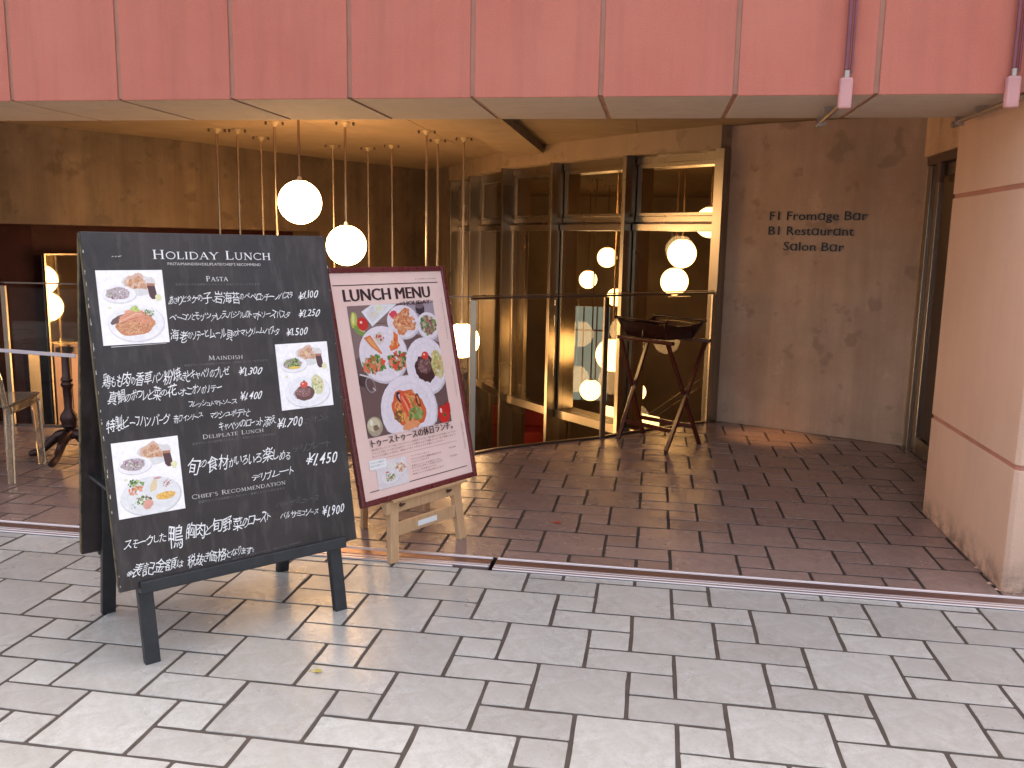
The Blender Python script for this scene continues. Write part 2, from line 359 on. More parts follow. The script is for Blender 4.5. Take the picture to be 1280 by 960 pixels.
CAPS.update({
 'H': (.9, [([(.15, 0), (.15, 1)], K, 1), ([(.75, 0), (.75, 1)], K, 1), ([(.15, .52), (.75, .52)], T_, 0)]),
 'O': (1.0, [(_arc(.5, .5, .42, .47, 0, 360, 26), .095, 0)]),
 'L': (.68, [([(.15, 0), (.15, 1)], K, 1), ([(.15, .03), (.62, .03)], T_, 0), ([(.61, 0), (.64, .22)], T_, 0)]),
 'I': (.35, [([(.17, 0), (.17, 1)], K, 1)]),
 'D': (.92, [([(.15, 0), (.15, 1)], K, 1), ([(.15, .97)] + _arc(.38, .5, .46, .47, 90, -90, 16) + [(.15, .03)], .09, 0)]),
 'A': (.95, [([(.1, 0), (.47, 1)], T_, 2), ([(.47, 1), (.84, 0)], K, 3), ([(.25, .36), (.70, .36)], T_, 0)]),
 'Y': (.9, [([(.08, 1), (.45, .5)], K, 4), ([(.82, 1), (.45, .5)], T_, 4), ([(.45, 0), (.45, .52)], K, 2)]),
 'U': (.9, [([(.15, 1), (.15, .35)] + _arc(.44, .33, .29, .31, 180, 360, 12) + [(.73, 1)], .09, 5)]),
 'N': (.92, [([(.14, 0), (.14, 1)], T_, 1), ([(.10, 1), (.78, 0)], K, 0), ([(.78, 0), (.78, 1)], T_, 6)]),
 'C': (.9, [(_arc(.52, .5, .44, .47, 42, 318, 20), .09, 0), ([(.85, .72), (.85, .95)], T_, 0)]),
 'P': (.72, [([(.15, 0), (.15, 1)], K, 1), ([(.15, .97)] + _arc(.34, .73, .29, .24, 90, -90, 12) + [(.15, .49)], .08, 0)]),
 'S': (.65, [(_arc(.32, .74, .22, .23, 40, 250, 12) + _arc(.34, .26, .24, .23, 75, -140, 12), .10, 0)]),
 'T': (.78, [([(.39, 0), (.39, 1)], K, 2), ([(.04, .97), (.74, .97)], T_, 0), ([(.05, .8), (.04, 1)], T_, 0), ([(.73, .8), (.74, 1)], T_, 0)]),
 'M': (1.1, [([(.15, 0), (.20, 1)], T_, 2), ([(.20, 1), (.53, .1)], K, 0), ([(.53, .1), (.88, 1)], T_, 0), ([(.88, 1), (.93, 0)], K, 3)]),
 'E': (.68, [([(.15, 0), (.15, 1)], K, 1), ([(.15, .97), (.58, .97)], T_, 0), ([(.15, .52), (.50, .52)], T_, 0), ([(.15, .03), (.60, .03)], T_, 0), ([(.58, .8), (.58, 1)], T_, 0), ([(.60, .2), (.60, 0)], T_, 0)]),
 'F': (.64, [([(.15, 0), (.15, 1)], K, 1), ([(.15, .97), (.58, .97)], T_, 0), ([(.15, .52), (.48, .52)], T_, 0), ([(.58, .8), (.58, 1)], T_, 0)]),
 'R': (.8, [([(.15, 0), (.15, 1)], K, 1), ([(.15, .97)] + _arc(.34, .75, .27, .22, 90, -90, 12) + [(.15, .53)], .08, 0), ([(.36, .52), (.74, 0)], K, 3)]),
 "'": (.25, [([(.12, .75), (.12, 1)], K * .8, 0)])})
def roman(text, small=.82):
    vs, fs = [], []; x = 0; first = True
    def stroke(pts, wd, ox, k):
        for i in range(len(pts) - 1):
            a = Vector(pts[i]) * k; b_ = Vector(pts[i + 1]) * k; d = (b_ - a); L = d.length
            if L < 1e-6: continue
            d /= L; n = Vector((-d.y, d.x)) * wd * k / 2
            if len(pts) > 2: a2, b2 = a - d * .012, b_ + d * .012
            else: a2, b2 = a, b_
            o = len(vs); vs.extend([(ox + q.x, q.y) for q in (a2 - n, b2 - n, b2 + n, a2 + n)]); fs.append((o, o + 1, o + 2, o + 3))
    def serif(px, py, ox, k): stroke([(px - .15, py), (px + .15, py)], .045, ox, k)
    for ch in text:
        if ch == ' ': x += .55; first = True; continue
        wd, st = CAPS[ch]; k = 1. if first else small; first = False
        for pts, t, s in st:
            stroke(pts, t, x, k)
            if s in (1,): serif(pts[0][0], .02, x, k); serif(pts[-1][0], .98, x, k)
            if s == 2: serif(pts[0][0], .02, x, k)
            if s == 3: serif(pts[-1][0], .02, x, k)
            if s == 4: serif(pts[0][0], .98, x, k)
            if s == 5: serif(pts[0][0], .98, x, k); serif(pts[-1][0], .98, x, k)
            if s == 6: serif(pts[-1][0], .98, x, k)
        x += (wd + .10) * k
    return [(a / x, b) for a, b in vs], fs
class Plane:
    """a flat surface: origin, right, up, outward normal"""
    def __init__(s, o, d, u): s.o = Vector(o); s.d = Vector(d).normalized(); s.u = Vector(u).normalized(); s.n = s.d.cross(s.u)
    def p(s, a, b, c=0.): return s.o + s.d * a + s.u * b + s.n * c
def put(bld, pl, vf, x0, y0, x1, y1, h, off=.0006, em=.72):
    # lays a normalised line on plane pl, from (x0,y0) to (x1,y1) along the base line, letter height h
    vs, fs = vf; L = math.hypot(x1 - x0, y1 - y0); ex, ey = (x1 - x0) / L, (y1 - y0) / L; k = h / em
    bld.add([pl.p(x0 + ex * a * L - ey * b * k, y0 + ey * a * L + ex * b * k, off) for a, b in vs], fs)

# ------------------------------------------------------------------ flat food photographs (print)
class Paint:
    def __init__(s, pl, ox, oy, w, h, off): s.pl = pl; s.o = (ox, oy); s.w, s.h = w, h; s.off = off; s.b = B(); s.k = 0; s.R = random.Random(int(ox * 1e4))
    def poly(s, pts, col):
        s.k += 1; z = s.off + .000004 * s.k
        pts = [(min(max(x, 0), 1), min(max(y, 0), 1)) for x, y in pts]
        s.b.add([s.pl.p(s.o[0] + x * s.w, s.o[1] + y * s.h, z) for x, y in pts], [tuple(range(len(pts)))], col)
    def ell(s, cx, cy, rx, ry, col, jit=0., rot=0., n=None):
        n = n or (12 if rx < .05 else 26); c_, s_ = cos(rot), sin(rot); P = []
        for i in range(n):
            a = 2 * pi * i / n; j = 1 + s.R.uniform(-jit, jit); x = rx * j * cos(a); y = ry * j * sin(a)
            P.append((cx + x * c_ - y * s_, cy + x * s_ + y * c_))
        s.poly(P, col)
    def line(s, pts, wd, col):
        for i in range(len(pts) - 1):
            a = Vector(pts[i]); b = Vector(pts[i + 1]); d = b - a
            if d.length < 1e-5: continue
            d.normalize(); n = Vector((-d.y, d.x)) * wd / 2; s.poly([a - n, b - n, b + n, a + n], col)
    def scatter(s, cx, cy, rx, ry, cols, n, r0, r1, rot=0.):
        for i in range(n):
            a = s.R.uniform(0, 2 * pi); q = math.sqrt(s.R.random()); x = rx * q * cos(a); y = ry * q * sin(a)
            c = s.R.choice(cols); f = s.R.uniform(.8, 1.15)
            s.ell(cx + x * cos(rot) - y * sin(rot), cy + x * sin(rot) + y * cos(rot), s.R.uniform(r0, r1), s.R.uniform(r0, r1) * .6, tuple(min(1, v * f) for v in c), .25, s.R.uniform(0, pi), 6)
    def noodles(s, cx, cy, rx, ry, cols, n, wd):
        for i in range(n):
            a = s.R.uniform(0, 2 * pi); q = s.R.random(); x = cx + rx * q * cos(a); y = cy + ry * q * sin(a); L = s.R.uniform(.3, .7); t = s.R.uniform(0, 2 * pi); P = []
            for j in range(6):
                P.append((x, y)); t += s.R.uniform(.1, .8); nx = x + cos(t) * L * rx * .4; ny = y + sin(t) * L * ry * .4
                if ((nx - cx) / rx) ** 2 + ((ny - cy) / ry) ** 2 > 1: break
                x, y = nx, ny
            s.line(P, wd, s.R.choice(cols))
    def plate(s, cx, cy, rx, ry, c=(.88, .84, .86), rot=0.):
        s.ell(cx + .008, cy - .012, rx * 1.03, ry * 1.04, tuple(v * .80 for v in c), 0, rot); s.ell(cx, cy, rx, ry, c, 0, rot)
        s.ell(cx, cy, rx * .80, ry * .80, tuple(v * .93 for v in c), 0, rot); s.ell(cx, cy - ry * .02, rx * .76, ry * .76, tuple(min(1, v * .98) for v in c), 0, rot)
    def done(s, name, parent):
        return obj(name, s.b, M['print'], parent)
GRN = [(.10, .20, .04), (.20, .32, .08), (.32, .40, .15), (.06, .12, .03)]
PUR = [(.30, .10, .22), (.55, .40, .50), (.70, .66, .60), (.25, .30, .12), (.60, .50, .55)]
BRD = [(.60, .28, .12), (.72, .42, .22), (.50, .20, .08), (.78, .55, .36)]
def food_common(P, bowl):
    W_ = (.95, .90, .91)
    P.poly([(0, 0), (1, 0), (1, 1), (0, 1)], W_)
    P.ell(.60, .84, .24, .09, (.74, .71, .71), .05)
    for cx, cy, r in ((.50, .84, .10), (.60, .88, .10), (.67, .78, .10), (.56, .76, .07)):
        P.ell(cx, cy, r, r * .8, (.70, .46, .36), .12, .4); P.ell(cx + .01, cy - .01, r * .62, r * .5, (.58, .30, .18), .2, .4)
    P.scatter(.58, .82, .14, .09, BRD, 26, .01, .03)
    P.ell(.62, .70, .16, .05, (.72, .69, .69), 0)
    P.ell(.80, .83, .075, .075, (.72, .66, .64), .05); P.poly([(.74, .80), (.86, .79), (.885, .64), (.86, .60), (.80, .60), (.765, .64)], (.09, .035, .04))
    P.poly([(.735, .82), (.865, .815), (.86, .78), (.745, .785)], (.45, .18, .10)); P.ell(.90, .62, .05, .05, (.78, .76, .45), .1)
    P.plate(.31, .68, .25, .115); P.ell(.29, .69, .18, .08, (.45, .36, .36), .1)
    P.scatter(.29, .69, .17, .075, bowl, 70, .008, .022); P.ell(.15, .50, .03, .018, (.80, .74, .55), .2)
def food_pasta(P):
    food_common(P, PUR); P.plate(.52, .29, .42, .25)
    P.ell(.50, .27, .30, .16, (.62, .25, .12), .06, .08)
    P.noodles(.50, .26, .28, .14, [(.75, .40, .20), (.70, .30, .15), (.80, .50, .28), (.58, .22, .10)], 70, .010)
    P.ell(.24, .34, .11, .04, (.16, .09, .08), .12, .5); P.ell(.46, .38, .20, .065, (.72, .30, .18), .1, .22); P.ell(.64, .34, .10, .09, (.70, .28, .17), .1)
    P.line([(.26, .30), (.40, .36), (.52, .41), (.62, .40)], .018, (.80, .45, .33)); P.line([(.3, .28), (.42, .33), (.55, .36)], .010, (.45, .14, .08))
    P.ell(.42, .44, .06, .022, (.78, .36, .22), .1, .1)
    P.scatter(.52, .47, .07, .03, [(.55, .60, .18), (.42, .52, .12)], 14, .015, .035); P.scatter(.72, .42, .08, .05, GRN + [(.62, .68, .48)], 34, .008, .02)
    P.scatter(.50, .26, .26, .13, [(.82, .50, .30), (.50, .18, .08), (.78, .36, .18)], 50, .006, .016)
def food_steak(P):
    food_common(P, GRN + [(.65, .45, .08), (.5, .1, .06)]); P.scatter(.30, .70, .12, .07, GRN, 40, .01, .03); P.ell(.32, .63, .11, .022, (.80, .55, .10), .05)
    P.plate(.52, .26, .43, .24); P.ell(.44, .22, .20, .10, (.45, .40, .45), .1); P.ell(.72, .34, .12, .15, (.68, .64, .35), .12, .2)
    P.scatter(.72, .34, .10, .13, [(.72, .68, .42), (.55, .42, .18), (.80, .76, .60), (.50, .55, .20)], 50, .012, .035)
    P.ell(.46, .23, .19, .115, (.14, .05, .045), .05); P.ell(.44, .25, .15, .075, (.24, .10, .09), .1); P.scatter(.44, .25, .15, .08, [(.34, .17, .16), (.16, .06, .06), (.42, .26, .24)], 40, .006, .02)
    P.ell(.46, .36, .075, .05, (.68, .07, .04), .05); P.ell(.44, .375, .02, .012, (.85, .5, .45)); P.ell(.47, .415, .02, .014, (.07, .10, .03), .3)
def food_deli(P):
    food_common(P, PUR); P.plate(.50, .25, .45, .25, (.80, .78, .78))
    P.scatter(.30, .42, .12, .07, GRN + [(.45, .55, .25)], 46, .01, .03); P.scatter(.28, .35, .13, .05, [(.70, .20, .10), (.78, .35, .22)], 22, .014, .032)
    P.scatter(.38, .20, .12, .06, GRN + [(.6, .25, .3)], 34, .01, .03); P.ell(.44, .14, .08, .06, (.72, .35, .28), .15, .4)
    P.ell(.56, .38, .045, .10, (.74, .58, .35), .2, -.4); P.ell(.72, .22, .15, .05, (.80, .45, .10), .08, .05); P.scatter(.72, .22, .13, .04, [(.84, .55, .18), (.75, .38, .06)], 24, .01, .03)
    P.scatter(.76, .38, .08, .05, [(.6, .25, .2), (.8, .7, .7), (.4, .35, .45)], 20, .008, .022); P.scatter(.24, .14, .06, .05, [(.15, .15, .15)], 6, .006, .012)
    P.ell(.62, .47, .06, .015, (.62, .35, .33), .1)

# ================================================================== THE GROUND
U = .16
def tile_mesh(poly, name, mat, rnd, thick=.0065, tilt=.0009, rag=.0022):
    # poly is convex, counter-clockwise, in local coordinates; edges a little uneven, arrises softened
    out = []
    n = len(poly)
    for i in range(n):
        a = Vector(poly[i]); b_ = Vector(poly[(i + 1) % n]); d = b_ - a; L = d.length
        if L < 1e-4: continue
        nr = Vector((-d.y, d.x)) / L
        rc = min(rnd.uniform(.002, .006), L * .2)
        out.append(a + d * (rc / L))
        if L > .06:
            for t in ((rnd.uniform(.25, .40), rnd.uniform(.6, .78)) if L > .2 else (rnd.uniform(.35, .65),)): out.append(a + d * t + nr * rnd.uniform(-rag * .7, rag))
        out.append(b_ - d * (rc / L))
    c = sum(out, Vector((0, 0))) / len(out)
    m = len(out)
    inner = [p + (c - p).normalized() * rnd.uniform(.0014, .0030) for p in out]
    tx, ty = rnd.uniform(-tilt, tilt), rnd.uniform(-tilt, tilt)
    b = B()
    vs = [(p.x, p.y, -thick) for p in out] + [(p.x, p.y, (p.x - c.x) * tx * 4 + (p.y - c.y) * ty * 4) for p in inner]
    fs = [(i, (i + 1) % m, (i + 1) % m + m, i + m) for i in range(m)] + [tuple(range(m, 2 * m))]
    b.add(vs, fs); return b
def clip(poly, p, nrm):
    # keep the side where (x-p).nrm <= 0
    out = []; n = len(poly)
    for i in range(n):
        a, b_ = Vector(poly[i]), Vector(poly[(i + 1) % n]); da = (a - p).dot(nrm); db = (b_ - p).dot(nrm)
        if da <= 0: out.append(a)
        if (da < 0 < db) or (db < 0 < da): out.append(a + (b_ - a) * (da / (da - db)))
    return out
def pattern(u0, u1, v0, v1):
    # small square, oblong and large square in one repeating bond
    res = []
    for a in range(-40, 41):
        for b_ in range(-60, 61):
            du, dv = 3 * a + b_, a - 2 * b_
            if not (u0 - 4 <= du <= u1 + 4 and v0 - 4 <= dv <= v1 + 4): continue
            for (x, y, w_, h_) in ((0, 0, 1, 1), (-2, -1, 2, 2), (-1, 1, 2, 1)):
                res.append((x + du, y + dv, w_, h_))
    return res
EDGE = [(-6.6, 4.6), (-4.5, 4.0), (-3.45, 3.76), (-2.9, 3.815), (-2.1, 3.62), (-1.2, 3.42), (-.4, 3.45), (.23, 3.66), (.40, 3.86), (.75, 4.15), (1.10, 4.42), (1.40, 4.73), (1.96, 5.26), (2.10, 5.33), (3.50, 4.66), (7.5, 4.66)]
def edge_seg(x):
    for i in range(len(EDGE) - 1):
        if EDGE[i][0] <= x <= EDGE[i + 1][0]: return EDGE[i], EDGE[i + 1]
    return EDGE[-2], EDGE[-1]
JU, JV = .0058, .0050      # half joints: across, along
cache = {}
def lay(parent, stuffname, stufflabel, mat, Y0, Y1, ymap, x_in, y_in, xall, curve=False, seed=3):
    rnd = random.Random(seed); single = []; joined = B()
    for (u, v, w_, h_) in pattern(xall[0] / U, xall[1] / U, Y0 / U - 3, Y1 / U + 3):
        x0, x1 = u * U + JU, (u + w_) * U - JU; y0, y1 = ymap(v) + JV * (1.25 if curve else 1), ymap(v + h_) - JV * (1.25 if curve else 1)
        if x1 < xall[0] or x0 > xall[1] or y1 <= Y0 + .01 or y0 >= Y1 - .01: continue
        j = lambda: rnd.uniform(-.0012, .0012)
        P = [(x0 + j(), y0 + j()), (x1 + j(), y0 + j()), (x1 + j(), y1 + j()), (x0 + j(), y1 + j())]
        cut = y0 < Y0 or y1 > Y1
        if cut: P = clip(P, Vector((0, Y0)), Vector((0, -1))); P = clip(P, Vector((0, Y1)), Vector((0, 1)))
        cx = (x0 + x1) / 2; cy = (y0 + y1) / 2
        if curve:
            (ax, ay), (bx, by) = edge_seg(cx); d = Vector((bx - ax, by - ay)); nn = Vector((-d.y, d.x)).normalized()
            Q = clip(P, Vector((ax, ay)) - nn * .03, nn)
            if len(Q) != len(P) or any((Vector(a) - Vector(b_)).length > 1e-6 for a, b_ in zip(P, Q)): cut = True
            P = Q
            if len(P) < 3: continue
        if len(P) < 3: continue
        ar = abs(sum(P[i][0] * P[(i + 1) % len(P)][1] - P[(i + 1) % len(P)][0] * P[i][1] for i in range(len(P)))) / 2
        if ar < .0006: continue
        inside = x_in[0] <= cx <= x_in[1] and y_in[0] <= cy <= y_in[1]
        z = rnd.uniform(-.0004, .0005) if curve else rnd.uniform(-.0012, .0008)
        if inside:
            key = (parent.name, w_, h_, rnd.randrange(14))
            if cut or key not in cache:
                me = tile_mesh([(a - cx, b_ - cy) for a, b_ in P], 'tile', None, rnd).mesh('tile', mat)
                if not cut: cache[key] = me
            else: me = cache[key]
            o = bpy.data.objects.new('tile', me); COL.objects.link(o); o.parent = parent; o.location = (cx, cy, z); single.append(o)
        else:
            t = tile_mesh([(a - cx, b_ - cy) for a, b_ in P], 'tile', None, rnd)
            joined.add([(a + cx, b_ + cy, c + z) for a, b_, c in t.v], t.f)
    if joined.f:
        o = obj(stuffname, joined, mat, parent); o['kind'] = 'stuff'
    return single
g = obj('ground', B().box((-60, -90, -.2), (60, -4.6, -.03)), M['asphalt']); struct(g)
pv = struct(obj('pavement', B().box((-9, -4.6, -.2), (9, 1.497, -.0019)), M['grout']))
n1 = lay(pv, 'outer_tiles', '', M['tile_out'], -4.6, 1.496, lambda v: v * U, (-2.75, 3.75), (-.98, 1.6), (-9, 9), seed=5)
fl = B().prism([(-7, 1.664), (7.5, 1.664)] + list(reversed(EDGE[1:-1])) [:0] + [(7.5, 4.9), (3.5, 4.9)] + list(reversed(EDGE[:-2])), -3.0, -.0016)
fl = struct(obj('floor', fl, M['grout_in']))
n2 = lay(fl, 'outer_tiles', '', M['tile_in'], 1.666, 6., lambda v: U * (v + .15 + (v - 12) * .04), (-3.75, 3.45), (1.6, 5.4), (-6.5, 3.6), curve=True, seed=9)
print('TILES', len(n1), len(n2))

# threshold track between pavement and floor
tr = thing('door_track', 'polished steel sliding door track let into the floor across the entrance', 'door track', (0, 1.58, 0))
for (xa, xb) in ((-6.9, .765), (.785, 4.6)):
    obj('channel', B().box((xa, 1.4985, -.03), (xb, 1.6625, -.003)), M['rail_dark'], tr)
    for (ya, yb, zt) in ((1.500, 1.518, .008), (1.533, 1.550, .006), (1.560, 1.568, .003), (1.640, 1.646, .002), (1.648, 1.662, .006)):
        if xb < 1 and ya == 1.500: obj('rib', B().box((xa, ya, -.02), (.60, yb, zt)), M['steel_rail'], tr, .005); continue
        obj('rib', B().box((xa, ya, -.02), (xb, yb, zt)), M['steel_rail'], tr, .005)
    obj('cover_strip', B().box((xa, 1.574, -.02), (xb, 1.636, .001)), M['cover_steel'], tr, .001)

# ================================================================== THE FACADE
Z0 = 2.158; YF = 1.872; YB = 2.60; PW = .598; GX = -1.801; GW = .011
fb = thing('facade_beam', 'salmon pink stucco beam with vertical grooves over the whole entrance', 'facade', (0, YF, Z0))
obj('core', B().box((-7.2, YF + .008, Z0 + .008), (3.046, YB - .003, 7.0)), M['salmon_groove'], fb)
obj('core', B().box((3.046, YF + .008, Z0 + .32), (7.4, YB - .003, 7.0)), M['salmon_groove'], fb)
k0 = -9
for k in range(k0, 15):
    xa, xb = GX + k * PW + GW, GX + (k + 1) * PW - GW
    if xb > 3.07: za, z1 = Z0 + .0, 7.
    else: za, z1 = Z0, 7.
    if xa < 3.04 < xb: xb = 3.045
    if xa > 3.0: continue
    obj('panel', B().box((xa, YF, za), (xb, YF + .0078, z1)), M['salmon'], fb, .003)
    obj('soffit_panel', B().box((xa, YF + .0082, za), (xb, YB, za + .0078)), M['soffit'], fb, .003)
up_ = obj('upper_floors', B().box((-7.2, YB, 2.56), (7.4, 17.6, 7.)), M['salmon']); struct(up_)

pl_ = thing('entrance_pillar', 'peach stucco pillar in three courses at the right of the entrance', 'pillar', (3.05, 1.7, 0))
PX, PY0, PY1, PXR = 3.05, 1.70, 2.90, 4.2
def pil(b, inset, z0, z1, ch=.018):
    i = inset
    return b.prism([(PX + i, PY0 + ch + i), (PX + ch + i, PY0 + i), (PXR - i, PY0 + i), (PXR - i, PY1 - i), (PX + i, PY1 - i)], z0, z1)
obj('core', pil(B(), .008, .0, 2.47), M['pillar_groove'], pl_)
for (za, zb) in ((.0, .556), (.578, 1.772), (1.794, 2.469)):
    obj('block', pil(B(), 0, za, zb), M['pillar'], pl_, .004)
b = B()
rb = random.Random(4)
for i in range(9):
    t = rb.random(); s = rb.uniform(.006, .016)
    x, y = (PX - .004 + rb.uniform(-.012, .006), PY0 + .02 + t * .35) if i % 2 else (PX + t * .2, PY0 - .004 + rb.uniform(-.01, .005))
    vs = [(x + s * cos(a) * rb.uniform(.7, 1.2), y + s * sin(a) * rb.uniform(.7, 1.2), .0) for a in [k * pi / 3 for k in range(6)]] + [(x, y, s * rb.uniform(.3, .8))]
    b.add(vs, [(k, (k + 1) % 6, 6) for k in range(6)])
o = obj('mortar_crumbs', b, M['pillar'], pl_); o['kind'] = 'stuff'
fb2 = thing('facade_bay', 'salmon stucco wall of the facade to the right of the entrance pillar', 'facade', (4.2, YF, 0))
obj('wall', B().box((4.2, 1.80, 0), (7.4, 2.6, 2.555)), M['salmon'], fb2)
obj('panel', B().box((3.05, 1.735, 2.475), (7.4, 1.868, 7.0)), M['salmon'], fb2)
fb3 = obj('left_pier', B().box((-7.2, 1.70, 0), (-5.95, 2.9, 2.155)), M['pillar'], None, .004); struct(fb3)

def pipe(label, x, bx0, second):
    p = thing('conduit_pipe', label, 'pipe', (x, YF, Z0))
    y = YF - .022
    obj('tube', B().tube([(x, y, 6.9), (x, y, 2.245)], .0095, 10), M['purple_pipe'], p, smooth=True)
    obj('tube', B().tube([(x + .021, y, 6.9), (x + .021, y, 2.245)], .0055, 8), M['purple_pipe'], p, smooth=True)
    obj('collar', B().tube([(x + .004, y, 2.255), (x + .004, y, 2.222)], .014, 12), M['galv'], p, smooth=True)
    obj('junction_box', B().box((x - .025, YF - .045, 2.095), (x + .029, YF - .002, 2.225)), M['box_pipe'], p, .009)
    yy = [YF - .01, YF + .30, YB + .03] if not second else [YF - .01, YF + .30, YB + .02]
    dx = .03 if not second else .02
    obj('tube', B().tube([(x, YF - .01, 2.125), (x + dx, YB + .02, 2.135)], .011, 10), M['galv'], p, smooth=True)
    obj('end_cap', B().tube([(x + dx, YB + .01, 2.130), (x + dx, YB + .05, 2.130)], .018, 10), M['galv'], p, smooth=True)
    obj('clip', B().box((x - .02, YF + .34, 2.128), (x + .04, YF + .36, Z0 + .001)), M['galv'], p)
    obj('clip', B().box((x + dx - .022, YB - .04, 2.115), (x + dx + .022, YB - .025, Z0 + .001)), M['galv'], p)
    return p
pipe('maroon conduit pipe with pink box on the beam, the one left of the pillar', 2.25, 0, False)
pipe('maroon conduit pipe with pink box at the corner where beam meets pillar', 2.925, 0, True)

# ================================================================== WALLS, CEILING
CZ = 2.47
def wallline(name, pts, th, z0, z1, mat, side=1):
    b = B(); V2 = [Vector(p) for p in pts]; n = len(V2); off = []
    for i in range(n):
        d = (V2[min(i + 1, n - 1)] - V2[max(i - 1, 0)]).normalized(); off.append(V2[i] + Vector((-d.y, d.x)) * th * side)
    for i in range(n - 1):
        q = [V2[i], V2[i + 1], off[i + 1], off[i]]
        if side < 0: q.reverse()
        b.prism([(a.x, a.y) for a in q], z0, z1)
    o = obj(name, b, mat); return o
HW = [(-6.1, 1.95), (-4.86, 4.35), (-4.4, 5.02), (-4.12, 5.33), (-3.55, 6.25), (-2.66, 8.3), (-1.80, 10.05)]
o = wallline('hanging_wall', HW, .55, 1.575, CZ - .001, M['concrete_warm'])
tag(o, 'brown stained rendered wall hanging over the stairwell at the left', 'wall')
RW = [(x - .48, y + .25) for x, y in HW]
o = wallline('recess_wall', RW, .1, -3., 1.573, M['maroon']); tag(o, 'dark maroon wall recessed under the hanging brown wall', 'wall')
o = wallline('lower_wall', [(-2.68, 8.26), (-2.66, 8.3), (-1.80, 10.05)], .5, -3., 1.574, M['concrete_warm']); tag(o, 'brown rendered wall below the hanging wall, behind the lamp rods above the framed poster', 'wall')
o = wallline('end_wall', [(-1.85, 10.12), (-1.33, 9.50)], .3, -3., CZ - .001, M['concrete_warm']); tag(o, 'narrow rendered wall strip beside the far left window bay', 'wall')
WA = Vector((2.035, 5.345)); WB = Vector((3.432, 4.690)); wd_ = (WB - WA).normalized(); wn = Vector((wd_.y, -wd_.x))
o = obj('text_wall', B().prism([tuple(WA), tuple(WB), tuple(WB - wn * .25), tuple(WA - wn * .25)], -3., CZ - .001), M['concrete'], None, .004)
tag(o, 'grey-brown rendered wall with the black lettering', 'wall')
WX = 3.40
bo = B(); bo.box((WX, 4.66, -3), (WX + .3, 17.2, CZ)); o = obj('side_wall', bo, M['room']); struct(o)
bo = B(); bo.box((-1.9, 17, -3), (WX, 17.3, CZ)); struct(obj('back_wall', bo, M['room']))
bo = B(); bo.box((-2.4, 10.4, -3), (-1.95, 17.2, CZ)); struct(obj('inner_wall', bo, M['room']))
bo = B(); bo.box((-9, 3.2, -3.2), (5, 17.3, -3.0)); struct(obj('basement_floor', bo, M['dark']))
bo = B(); bo.box((-7.2, 1.9, -3), (-7.0, 17, 2.56)).box((-7.2, 17.3, -3), (7.4, 17.5, 2.56)).box((7.2, 1.9, -3), (7.4, 17.3, 2.56)); struct(obj('outer_walls', bo, M['concrete']))

ce = B().box((-7.1, YB + .001, CZ + .012), (7.2, 17.3, 2.557)); ce = struct(obj('ceiling', ce, M['ceiling_dark']))
xs = [-6.97] + [-.6 - .93 * k for k in range(6, -1, -1)] + [.33, 1.26, 2.19, 3.12, 4.05]
ys = [YB + .004, 3.4, 5.83, 8.26, 10.69, 13.1, 17.2]
for i in range(len(xs) - 1):
    for j in range(len(ys) - 1):
        o = obj('panel', B().box((xs[i] + .0025, ys[j] + .0025, CZ), (xs[i + 1] - .0025, ys[j + 1] - .0025, CZ + .0125)), M['ceiling'], ce)
o = obj('ceiling_beam', B().prism([(-.10, YB + .003), (.31, YB + .003), (.29, 6.80), (-.14, 7.24)], 2.385, CZ - .001), M['ceiling'], None, .003)
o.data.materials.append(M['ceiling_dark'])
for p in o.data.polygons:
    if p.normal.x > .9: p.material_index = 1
struct(o, 'shallow ceiling beam running back over the stairwell', 'beam')

# curtain wall
TP = [Vector(p) for p in ((-1.29, 9.43), (-.84, 8.54), (-.24, 7.43), (.386, 6.717), (1.15, 5.95), (1.955, 5.30))]
bk = wallline('bulkhead', [(-1.75, 10.35)] + [tuple(p) for p in TP] + [(2.05, 5.345)], .22, 2.285, CZ - .001, M['wood_bulk'])
struct(bk, 'curved rendered bulkhead above the tall windows', 'wall')
cw = thing('window_wall', 'curved wall of tall stainless steel framed windows behind the railing', 'window wall', (0, 7, 0))
FD = .30
for i, p in enumerate(TP):
    d = (TP[min(i + 1, 5)] - TP[max(i - 1, 0)]).normalized(); n = Vector((-d.y, d.x))   # n points away from the entrance
    D = Vector((d.x, d.y, 0)); N = Vector((n.x, n.y, 0)); o3 = Vector((p.x, p.y, 0)); Z = Vector((0, 0, 1))
    b = B()
    if i == 5: b.obox(o3, D, N, Z, (-.045, -.01, -3), (.045, .03, 2.284)); b.obox(o3, D, N, Z, (-.02, .031, -3), (.045, FD, 2.284))
    else: b.obox(o3, D, N, Z, (-.022, 0, -3), (.022, .012, 2.284)); b.obox(o3, D, N, Z, (-.008, .0125, -3), (.008, FD - .01, 2.284)); b.obox(o3, D, N, Z, (-.022, FD - .0095, -3), (.022, FD + .03, 2.284))
    obj('mullion', b, M['steel'], cw, .0015)
